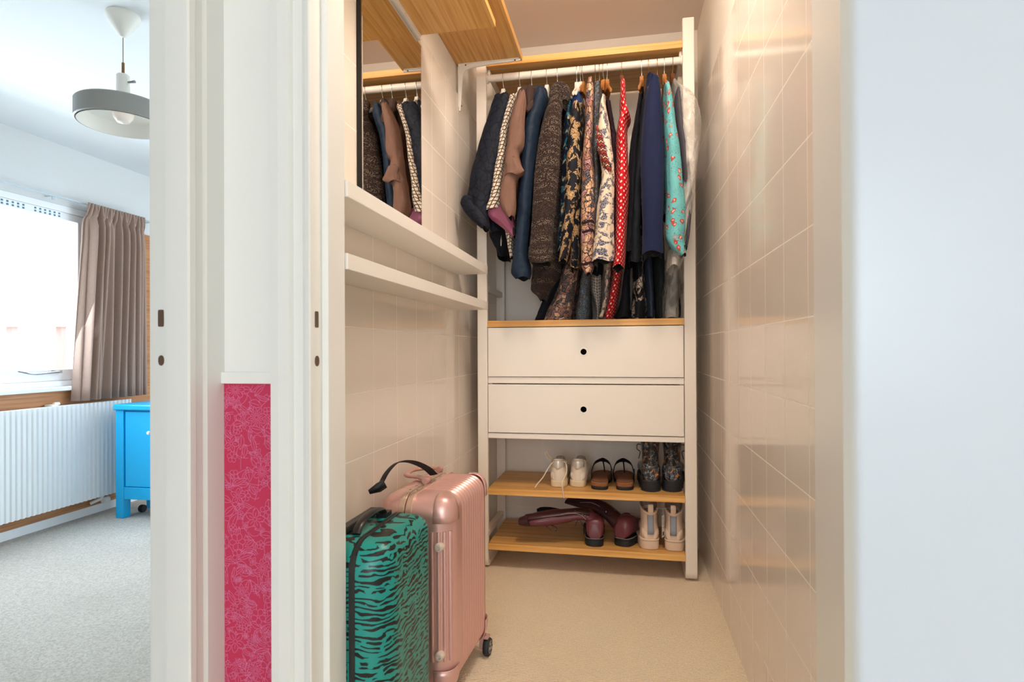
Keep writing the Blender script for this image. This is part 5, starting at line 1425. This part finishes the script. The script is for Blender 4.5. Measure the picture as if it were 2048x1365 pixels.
# ---- burgundy tall boots with flopped shafts
for side, (px, py, yaw, lab) in enumerate(((1190, 1095, 0.05, 'left burgundy leather boot whose long shaft flops far to the left on the lower shelf'), (1240, 1094, -0.42, 'right burgundy leather boot with its shaft folded back up to the left'))):
    O = P_shelf(px, py, ZS2); O = (O[0], O[1], ZS2 + 0.0005)
    bb = thing('tall_boot', O, lab, 'boot', GS)
    ol = outline(0.262, 0.038, 0.036, 0.046, mir=(-1, 1)[side]); so = MB(); slab(so, O, yaw, ol, 0.0, 0.026, bev=0.003)
    hl = [p for p in ol if p[1] < 0.075]
    obj('sole', so, M['rubber'], bb)
    obj('welt', slab(MB(), O, yaw, [(p[0] * 1.03, p[1] * 1.01 - 0.001) for p in ol], 0.0261, 0.0315, bev=0.001), M['rubber'], bb)
    sw = MB(); pts = [rotp(O, yaw, p[0] * 1.0, p[1], 0.0328) for p in ol]; sw.tube(pts + [pts[0]], 0.0008, 5, cap=False); obj('welt_stitching', sw, M['stitch'], bb)
    mb = MB(); foot_mb(mb, O, yaw, [(0.003, 0.024, 0.030, 0.090, 0), (0.018, 0.036, 0.030, 0.110, 0), (0.055, 0.0375, 0.030, 0.118, 0), (0.10, 0.036, 0.030, 0.108, 0), (0.15, 0.039, 0.030, 0.085, 0), (0.20, 0.042, 0.030, 0.072, 0), (0.238, 0.032, 0.030, 0.060, 0), (0.254, 0.014, 0.032, 0.050, 0)])
    obj('vamp', mb, M['burg'], bb)
    if side == 0:
        path = [on(x, y, 'Y', yy) for x, y, yy in ((1192, 1050, 2.47), (1178, 1032, 2.47), (1155, 1029, 2.46), (1125, 1033, 2.45), (1100, 1036, 2.44), (1075, 1039, 2.43), (1052, 1042, 2.43), (1039, 1043, 2.43))]
        rad = [(0.036, 0.030), (0.038, 0.026), (0.038, 0.022), (0.040, 0.028), (0.044, 0.030), (0.042, 0.026), (0.034, 0.020), (0.026, 0.013)]
    else:
        path = [on(x, y, 'Y', yy) for x, y, yy in ((1240, 1050, 2.48), (1226, 1034, 2.51), (1206, 1018, 2.55), (1184, 1009, 2.58), (1160, 1004, 2.61), (1138, 1000, 2.63))]
        rad = [(0.036, 0.030), (0.040, 0.026), (0.042, 0.024), (0.044, 0.022), (0.046, 0.020), (0.045, 0.012)]
    sh_ = obj('shaft', MB().tube(path, rad, 22, smooth=6), M['burg'] if side == 0 else M['burg_dark'], bb)
    # facing, stitch lines and eyelets
    fc = MB()
    f1 = [p + Vector((0, -0.012, 0.016)) for p in path[1:-1]]; fc.tube(f1, [(0.030, 0.012)] * len(f1), 12, smooth=5); obj('lace_facing', fc, M['burg_dark'], bb)
    stc = MB()
    if side == 0:
        L1 = ((1172, 1040), (1160, 1030), (1140, 1027), (1124, 1029), (1100, 1034), (1076, 1034), (1065, 1036), (1064, 1042), (1072, 1048), (1090, 1050)); Y0 = 2.41
    else:
        L1 = ((1160, 1006), (1182, 1006), (1200, 1014), (1216, 1026), (1230, 1038)); Y0 = 2.52
    stc.tube([on(x, y, 'Y', Y0 + 0.0007 * abs(x - 1190) * (0 if side == 0 else -1)) for x, y in L1], 0.0008, 5, smooth=5)
    obj('stitching', stc, M['stitch'], bb)
    ey = MB()
    for i in range(6):
        if side == 0: q = on(1150 + i * 5, 1023 + i * 2.2, 'Y', 2.425)
        else: q = on(1212 + i * 5, 1024 + i * 3, 'Y', 2.485)
        ey.lathe([(0.0, -0.001), (0.0022, -0.001), (0.0022, 0.001), (0.0, 0.001)], tuple(q), 8, axis='y')
    obj('eyelet_row', ey, M['steel'], bb)
    lc = MB()
    if side == 0:
        lc.tube([on(x, y, 'Y', 2.415) for x, y in ((1089, 1048), (1094, 1054), (1104, 1062), (1113, 1062), (1113, 1056), (1104, 1052), (1094, 1050))], 0.0018, 6, smooth=6)
        lc.tube([on(x, y, 'Y', 2.42) for x, y in ((1150, 1054), (1154, 1044), (1160, 1042), (1166, 1052))], 0.0018, 6, smooth=6)
        cuff = MB().tube([on(1060, 1041, 'Y', 2.41), on(1040, 1043.5, 'Y', 2.415)], [(0.034, 0.022), (0.024, 0.013)], 18); obj('shaft_cuff', cuff, M['burg_dark'], bb)
        flap = MB().tube([on(x, y, 'Y', 2.52) for x, y in ((1090, 1030), (1078, 1022), (1100, 1020), (1130, 1024))], [(0.02, 0.01), (0.022, 0.012), (0.02, 0.01), (0.01, .006)], 12, smooth=4); obj('flap', flap, M['black_cloth'], bb)
    else:
        lc.tube([on(x, y, 'Y', 2.50) for x, y in ((1226, 1034), (1232, 1040), (1238, 1036), (1232, 1030))], 0.0018, 6, smooth=6)
        tg = MB().tube([on(x, y, 'Y', yy) for x, y, yy in ((1238, 1040, 2.53), (1250, 1034, 2.54), (1260, 1033, 2.545))], [(0.012, 0.012), (0.016, 0.016), (0.011, 0.013)], 14, smooth=4); obj('tongue', tg, M['burg'], bb)
    obj('laces', lc, M['burg_dark'], bb)

# ---- beige chelsea boots
bpos = []
for side, (px, py, yaw, lab) in enumerate(((1302, 1101, 0.10, 'left beige rubber ankle boot with grey elastic, carrying a paper price tag'), (1347, 1104, -0.12, 'right beige rubber ankle boot with grey elastic, next to the right post'))):
    O = P_shelf(px, py, ZS2); O = (O[0], O[1], ZS2 + 0.0005); bpos.append(O)
    cb_ = thing('chelsea_boot', O, lab, 'boot', GS)
    ol = outline(0.262, 0.039, 0.038, 0.048, mir=(-1, 1)[side])
    obj('sole', slab(MB(), O, yaw, ol, 0.0, 0.036, bev=0.003), M['beige'], cb_)
    obj('welt', slab(MB(), O, yaw, [(p[0] * 1.035, p[1] * 1.015 - 0.0015) for p in ol], 0.0361, 0.043, bev=0.002), M['beige'], cb_)
    mb = MB(); foot_mb(mb, O, yaw, [(0.006, 0.024, 0.040, 0.066, 0), (0.02, 0.035, 0.040, 0.085, 0), (0.06, 0.037, 0.040, 0.105, 0), (0.11, 0.036, 0.040, 0.098, 0), (0.16, 0.040, 0.040, 0.08, 0), (0.205, 0.043, 0.040, 0.072, 0), (0.24, 0.034, 0.040, 0.064, 0), (0.256, 0.014, 0.042, 0.052, 0)])
    obj('vamp', mb, M['beige'], cb_)
    mb = MB(); shaft(mb, O, yaw, [(0, 0.050, 0.042, 0.0380, 0.047), (0, 0.050, 0.066, 0.0385, 0.047), (0, 0.053, 0.095, 0.034, 0.046), (0, 0.056, 0.125, 0.033, 0.048), (0, 0.060, 0.158, 0.035, 0.053, 0.014), (0, 0.060, 0.170, 0.0352, 0.054, 0.022)], inner=0.94, depth=0.05)
    obj('shaft', mb, [M['beige'], M['taupe_in']], cb_)
    rm = MB(); rr_ = [rotp(O, yaw, 0.0365 * math.cos(a), 0.060 + 0.0555 * math.sin(a), 0.164 + 0.0210 * math.sin(a)) for a in [2 * math.pi * k / 32 for k in range(33)]]
    rm.tube(rr_, [(0.0018, 0.006)] * 33, 8, cap=False); obj('rim', rm, M['beige'], cb_)
    el = MB(); R_ = []
    for z, r_ in ((0.062, 1.035), (0.080, 1.02), (0.10, 1.015), (0.13, 1.015), (0.152, 1.015)):
        cy = 0.050 + (z - 0.06) * 0.10; ry = 0.0475; rx = 0.0335
        R_.append([rotp(O, yaw, 0.0125 * (k / 3 - 1), cy - ry * r_ * math.sqrt(max(0, 1 - (0.0125 * (k / 3 - 1) / rx) ** 2)) - 0.001, z) for k in range(7)])
    el.loft(R_, closed=False); e_ = obj('elastic_panel', el, M['grey_elastic'], cb_, label='grey elastic panel'); sm = e_.modifiers.new('s', 'SOLIDIFY'); sm.thickness = 0.002; sm.offset = 0
    lp = MB().tube([rotp(O, yaw, 0, 0.0035, 0.150), rotp(O, yaw, 0, -0.002, 0.168), rotp(O, yaw, 0, 0.001, 0.183), rotp(O, yaw, 0, 0.010, 0.176), rotp(O, yaw, 0, 0.012, 0.155)], [(0.010, 0.0014)] * 5, 8, smooth=4, up=(0, 1, 0.3)); obj('pull_tab', lp, M['beige'], cb_)
# price tag
tp = on(1326, 1031, 'Y', bpos[0][1] + 0.01)
tgo = thing('price_tag', tuple(tp), 'white printed paper tag hanging between the two beige boots', 'tag')
tz0, tz1 = on(1326, 1075, 'Y', tp[1])[2], tp[2]
cdm = MB(); dx, dy = 0.011, 0.012
cdm.prism([(tp[0] - dx / 2, tp[1] - dy), (tp[0] + dx / 2, tp[1] + dy), (tp[0] + dx / 2 + 0.0006, tp[1] + dy - 0.0004), (tp[0] - dx / 2 + 0.0006, tp[1] - dy - 0.0004)], tz0, tz1)
obj('card', cdm, M['tag_paper'], tgo, smooth=False)
ik = MB()
for (za, zb3, u0, u1) in ((0.10, 0.13, .2, .5), (0.16, 0.22, .25, .4), (0.30, 0.31, .2, .8), (0.36, 0.38, .2, .7), (0.42, 0.43, .2, .8), (0.55, 0.57, .3, .8), (0.75, 0.92, .25, .75)):
    def q_(u, z): return (tp[0] - dx / 2 + dx * u + 0.0009, tp[1] - dy + 2 * dy * u - 0.0008, z)
    H_ = tz1 - tz0; z1_, z0_ = tz1 - H_ * za, tz1 - H_ * zb3; k = len(ik.v)
    ik.v += [q_(u0, z0_), q_(u1, z0_), q_(u1, z1_), q_(u0, z1_)]; ik.face((k, k + 1, k + 2, k + 3))
obj('print', ik, M['ink'], tgo, smooth=False)
th_ = MB().tube([on(1311, 1017, 'Y', tp[1] + 0.02), on(1326, 1018, 'Y', tp[1] + 0.01), on(1340, 1016, 'Y', tp[1] + 0.02)], 0.0005, 5, smooth=4); th_.tube([on(1326, 1018, 'Y', tp[1] + 0.01), tuple(tp)], 0.0005, 5)
obj('string', th_, M['whiteplastic'], tgo)
# clear plastic bag behind, left of the beige boots
O = P_shelf(1283, 1080, ZS2); mb = MB(); foot_mb(mb, (O[0], O[1] + 0.015, ZS2 + 0.0005), 0.1, [(0, 0.008, 0, 0.06, 0), (0.02, 0.018, 0, 0.09, 0), (0.06, 0.024, 0, 0.08, 0), (0.12, 0.018, 0, 0.06, 0), (0.14, 0.006, 0, 0.03, 0)])
obj('plastic_bag', mb, M['poly'], label='crumpled clear plastic bag between the burgundy and the beige boots', cat='bag')

# =================================================================== SUITCASES
def case_mb(x0, x1, y0, y1, z0, z1, rc, ry, rib=None, seg=10, ny=120, mat=0, il=0, ir=1):
    """rounded rectangle in XZ swept along Y; ribs run round the section"""
    mb = MB(); rings = []
    ysl = []
    for k in range(9): ysl.append(y0 + ry * (1 - math.cos(math.pi / 2 * k / 8)))
    for k in range(1, ny): ysl.append(y0 + ry + (y1 - y0 - 2 * ry) * k / ny)
    for k in range(9): ysl.append(y1 - ry + ry * math.sin(math.pi / 2 * k / 8))
    for y in ysl:
        d = min(y - y0, y1 - y); ins = ry - math.sqrt(max(0, ry * ry - (ry - d) ** 2)) if d < ry else 0
        off = ins + (rib(y) if rib else 0)
        a0, a1, c0, c1 = x0 + off * il, x1 - off * ir, z0 + ins * .8 + (rib(y) if rib else 0), z1 - off; r = max(rc - ins * 0.5, 0.004)
        ring = []
        rl_, rr_ = (r if il else 0.001), (r if ir else 0.001)
        for (cx, cz, st, q) in ((a1 - rr_, c1 - rr_, 0, rr_), (a0 + rl_, c1 - rl_, 90, rl_), (a0 + rl_, c0 + rl_, 180, rl_), (a1 - rr_, c0 + rr_, 270, rr_)):
            for k in range(seg + 1):
                a = math.radians(st + 90 * k / seg); ring.append((cx + q * math.cos(a), y, cz + q * math.sin(a)))
        rings.append(ring)
    mb.loft(rings, mat); return mb


# ---- rose gold
PV = Vector((-0.4256, 1.400, 0)); YAWR = math.radians(-3.0)
rx0, rx1, ry0, ry1_, rz0_, rz1_ = -0.632, -0.4256, 1.400, 1.742, 0.052, 0.5 * (on(785, 1012, 'Y', 1.42)[2] + on(901, 931, 'Y', 1.68)[2])


def inv(p):
    d = Vector(p) - PV; c_, s_ = math.cos(-YAWR), math.sin(-YAWR)
    return (PV.x + d.x * c_ - d.y * s_, PV.y + d.x * s_ + d.y * c_, p[2])


rs = thing('suitcase', PV, 'ribbed rose gold aluminium suitcase with a black strap, standing behind the green one', 'suitcase')
pitch = 0.0205


def ribf(y):
    if y < ry0 + 0.085 or y > ry1_ - 0.03: return 0.0
    u = ((y - ry0 - 0.085) / pitch) % 1.0
    return 0.0045 * (0.5 - 0.5 * math.cos(2 * math.pi * u))


seam = rx1 - 0.124
mb = case_mb(rx0, seam - 0.004, ry0, ry1_, rz0_, rz1_, 0.045, 0.05, ribf, ny=190, il=1, ir=0); obj('shell', mb, M['rose'], rs)
mb = case_mb(seam + 0.004, rx1, ry0, ry1_, rz0_, rz1_, 0.045, 0.05, ribf, ny=190); obj('shell', mb, M['rose'], rs)
# shells meet at a raised aluminium frame
fm = MB()
for dx in (-0.010, 0.010):
    s_in = 0.0
    mbx = case_mb(seam + dx - 0.008, seam + dx + 0.008, ry0 - 0.003, ry1_ + 0.003, rz0_ - 0.003, rz1_ + 0.003, 0.006, 0.05, None, seg=3, ny=20, il=0, ir=0); fm.loft([mbx.v[i:i + 16] for i in range(0, len(mbx.v), 16)])
obj('frame', fm, M['rose_trim'], rs)
rv = MB()
for i in range(6):
    y = ry0 + 0.06 + i * 0.042
    for dx in (-0.010, 0.010): rv.lathe([(0.0035, 0), (0.0025, 0.0015), (0, 0.002)], (seam + dx, y, rz1_ + 0.003), 10, cap=True)
obj('rivets', rv, M['steel'], rs)
# corner guards
for (cy_, cz_, sy, sz) in ((ry0, rz1_, 1, -1), (ry1_, rz1_, -1, -1), (ry0, rz0_, 1, 1), (ry1_, rz0_, -1, 1)):
    g_ = MB(); rings = []
    a, b_, c_ = 0.050, 0.056, 0.066   # extents in x, y, z
    nU = 14
    # super-ellipsoid patch octant mapped on the corner
    for i in range(nU + 1):
        u = math.pi / 2 * i / nU; ring = []
        for j in range(nU + 1):
            v_ = math.pi / 2 * j / nU; e = 0.66
            X = math.cos(u) ** e * math.cos(v_) ** e; Y = math.cos(u) ** e * math.sin(v_) ** e; Z = math.sin(u) ** e
            X, Y, Z = [max(0, q) for q in (X, Y, Z)]
            ring.append((rx1 + 0.003 - a * (1 - X), cy_ - sy * 0.003 + sy * b_ * (1 - Y), cz_ - sz * 0.003 + sz * c_ * (1 - Z)))
        rings.append(ring)
    g_.loft(rings, closed=False); o = obj('corner_guard', g_, M['rose'], rs); sm = o.modifiers.new('s', 'SOLIDIFY'); sm.thickness = 0.002; sm.offset = 0
    scw = MB(); scw.lathe([(0.0045, 0.0), (0.004, 0.002), (0.0, 0.0025)], (rx1 + 0.002 - 0.016, 0, 0), 12, axis='x', cap=True)
    scw.v = [(p[0] + 0.014, p[1] + cy_ + sy * 0.040, p[2] + cz_ + sz * 0.050) for p in scw.v]
    obj('rivet', scw, M['steel'], o)
# vertical ribs on the near side and feet
for dx in (0.010, 0.021, 0.034, 0.050):
    yy = ry0 + 0.05 - math.sqrt(max(0, 0.05 ** 2 - max(0, 0.05 - dx) ** 2)); x = rx1 - dx
    obj('side_rib', MB().tube([(x, yy + 0.001, rz0_ + 0.085), (x, yy, rz0_ + 0.095), (x, yy, rz1_ - 0.095), (x, yy + 0.001, rz1_ - 0.085)], 0.0052, 12), M['rose'], rs)
for z in (on(877, 1095, 'Y', ry0)[2], on(877, 1312, 'Y', ry0)[2]):
    x = inv(on(876, 1095, 'Y', ry0 - 0.01))[0]
    obj('side_foot', MB().lathe([(0.0115, 0.006), (0.0115, -0.006), (0.0095, -0.011), (0.0055, -0.012), (0.004, -0.008), (0.0, -0.008)], (x, ry0, z), 24, axis='y'), M['foot_rubber'], rs)
# carry handle folded over on the top
zt_ = rz1_


def tp_(px, py, dz=0.012): return Vector(inv(on(px, py, 'Z', zt_ + dz)))


pn, pf = tp_(852, 961), tp_(879, 938)
obj('carry_handle', MB().tube([pn, tp_(838, 955, .011), tp_(814, 951, .011), tp_(824, 941, .011), tp_(852, 937, .011), pf], [(0.009, 0.006)] * 6, 14, smooth=5), M['rose_plastic'], rs)
for q in (pn, pf):
    obj('handle_pivot', MB().lathe([(0, -0.010), (0.0085, -0.010), (0.010, -0.008), (0.010, 0.008), (0.0085, 0.010), (0, 0.010)], (q.x, q.y, zt_ + 0.011), 18, axis='y'), M['rose_plastic'], rs)
# wheels
for (x, y) in ((rx1 - 0.030, ry1_ - 0.030), (rx1 - 0.030, ry0 + 0.06), (rx0 + 0.035, ry1_ - 0.045), (rx0 + 0.035, ry0 + 0.06)):
    w_ = MB(); dx_ = 0.026 if (x > rx1 - 0.05 and y > 1.6) else 0.0
    x_ = x + dx_ + 0.006; w_.lathe([(0.010, -0.009), (0.0235, -0.009), (0.026, -0.005), (0.026, 0.005), (0.0235, 0.009), (0.010, 0.009)], (x_, y, 0.0265), 28, axis='x'); w_.loft([w_.v[-28:], w_.v[:28]], cap0=False, cap1=False)
    wo = obj('wheel', w_, M['rubber'], rs)
    hbm = MB().lathe([(0.0, -0.008), (0.018, -0.008), (0.018, 0.0095), (0.013, 0.0105), (0.006, 0.0095), (0.0, 0.0095)], (x_, y, 0.0265), 24, axis='x'); obj('hub', hbm, M['wheel_grey'], wo)
    sp_ = MB()
    for k in range(5):
        a = 2 * math.pi * k / 5; sp_.lathe([(0.0036, 0.0100), (0.0036, 0.0112), (0, 0.0112)], (x_, y + 0.0125 * math.cos(a), 0.0265 + 0.0125 * math.sin(a)), 10, axis='x')
    obj('hub_holes', sp_, M['rubber'], wo)
    fk = MB().box(x_ - 0.022, x_ - 0.0095, y - 0.014, y + 0.014, 0.022, 0.056); fk.box(x_ - 0.022, x_ + 0.006, y - 0.014, y + 0.010, 0.0530, 0.062); obj('wheel_fork', fk, M['rose_plastic'], rs, bevel=0.002)
# strap
sp = [inv(on(x, y, 'Y', yy)) for x, y, yy in ((868, 950, 1.62), (850, 935, 1.58), (822, 924, 1.52), (795, 926, 1.47), (775, 944, 1.43), (763, 965, 1.41), (756, 975, 1.40))]
st = MB().tube(sp, [(0.0016, 0.013)] * len(sp), 8, smooth=6, up=(1, 0, 0.2))
stp = obj('luggage_strap', st, M['webbing'], rs)
bc = MB().tube([inv(on(770, 968, 'Y', 1.41)), inv(on(757, 976, 'Y', 1.40)), inv(on(738, 985, 'Y', 1.39))], [(0.006, 0.012), (0.006, 0.013), (0.004, 0.006)], 10); obj('strap_buckle', bc, M['dark_plastic'], stp)

rs.rotation_euler = (0, 0, YAWR)

# ---- green zebra
gx0, gx1, gy0, gy1_, gz0, gz1_ = -0.606, -0.450, 1.064, 1.347, 0.050, 0.536
gs = thing('suitcase', ((gx0 + gx1) / 2, 1.2, 0), 'green hard-shell suitcase with black zebra stripes, standing nearest beside the door frame', 'suitcase')
sm_x = -0.526
obj('shell', case_mb(sm_x + 0.006, gx1, gy0, gy1_, gz0, gz1_, 0.038, 0.055, None, ny=30), M['zebra'], gs)
obj('shell', case_mb(gx0, sm_x - 0.006, gy0, gy1_, gz0, gz1_, 0.038, 0.055, None, ny=30, il=1, ir=0), M['zebra'], gs)
obj('zip_band', case_mb(sm_x - 0.0065, sm_x + 0.0065, gy0 - 0.001, gy1_ + 0.001, gz0 - 0.001, gz1_ + 0.001, 0.004, 0.055, None, seg=3, ny=30, il=0, ir=0), M['zip'], gs)
zc = MB()
for dx in (-0.004, 0.004):
    zc.tube([(sm_x + dx, y, gz1_ + 0.0015 - (0.055 - math.sqrt(max(0, 0.055 ** 2 - (0.055 - min(0.055, min(y - gy0, gy1_ - y))) ** 2)))) for y in [gy0 + 0.01 + (gy1_ - gy0 - 0.02) * k / 24 for k in range(25)]], 0.0016, 6)
obj('zip_track', zc, M['dark_plastic'], gs)
hb = MB(); hx = sm_x - 0.0; hb.tube([(sm_x - 0.022, 1.27, gz1_ + 0.004), (sm_x - 0.022, 1.255, gz1_ + 0.020), (sm_x - 0.022, 1.20, gz1_ + 0.026), (sm_x - 0.022, 1.15, gz1_ + 0.018), (sm_x - 0.022, 1.13, gz1_ + 0.002)], (0.010, 0.005), 10, smooth=5)
hb.box(sm_x - 0.034, sm_x - 0.010, 1.255, 1.29, gz1_ - 0.001, gz1_ + 0.010)
obj('carry_handle', hb, M['dark_plastic'], gs, bevel=0.0)
th2 = MB(); th2.box(gx0 + 0.012, gx0 + 0.036, 1.12, 1.30, gz1_ - 0.001, gz1_ + 0.012); obj('telescopic_handle', th2, M['dark_plastic'], gs, bevel=0.004)
for (x, y) in ((gx1 - 0.022, gy1_ - 0.04), (gx1 - 0.022, gy0 + 0.04), (gx0 + 0.022, gy1_ - 0.04), (gx0 + 0.022, gy0 + 0.04)):
    w_ = MB().lathe([(0.0, -0.009), (0.022, -0.009), (0.024, -0.005), (0.024, 0.005), (0.022, 0.009), (0.0, 0.009)], (x, y, 0.0245), 24, axis='x'); wo = obj('wheel', w_, M['rubber'], gs)
    obj('wheel_fork', MB().box(x - 0.014, x + 0.014, y - 0.010, y + 0.010, 0.0375, 0.054), M['dark_plastic'], wo, bevel=0.002)
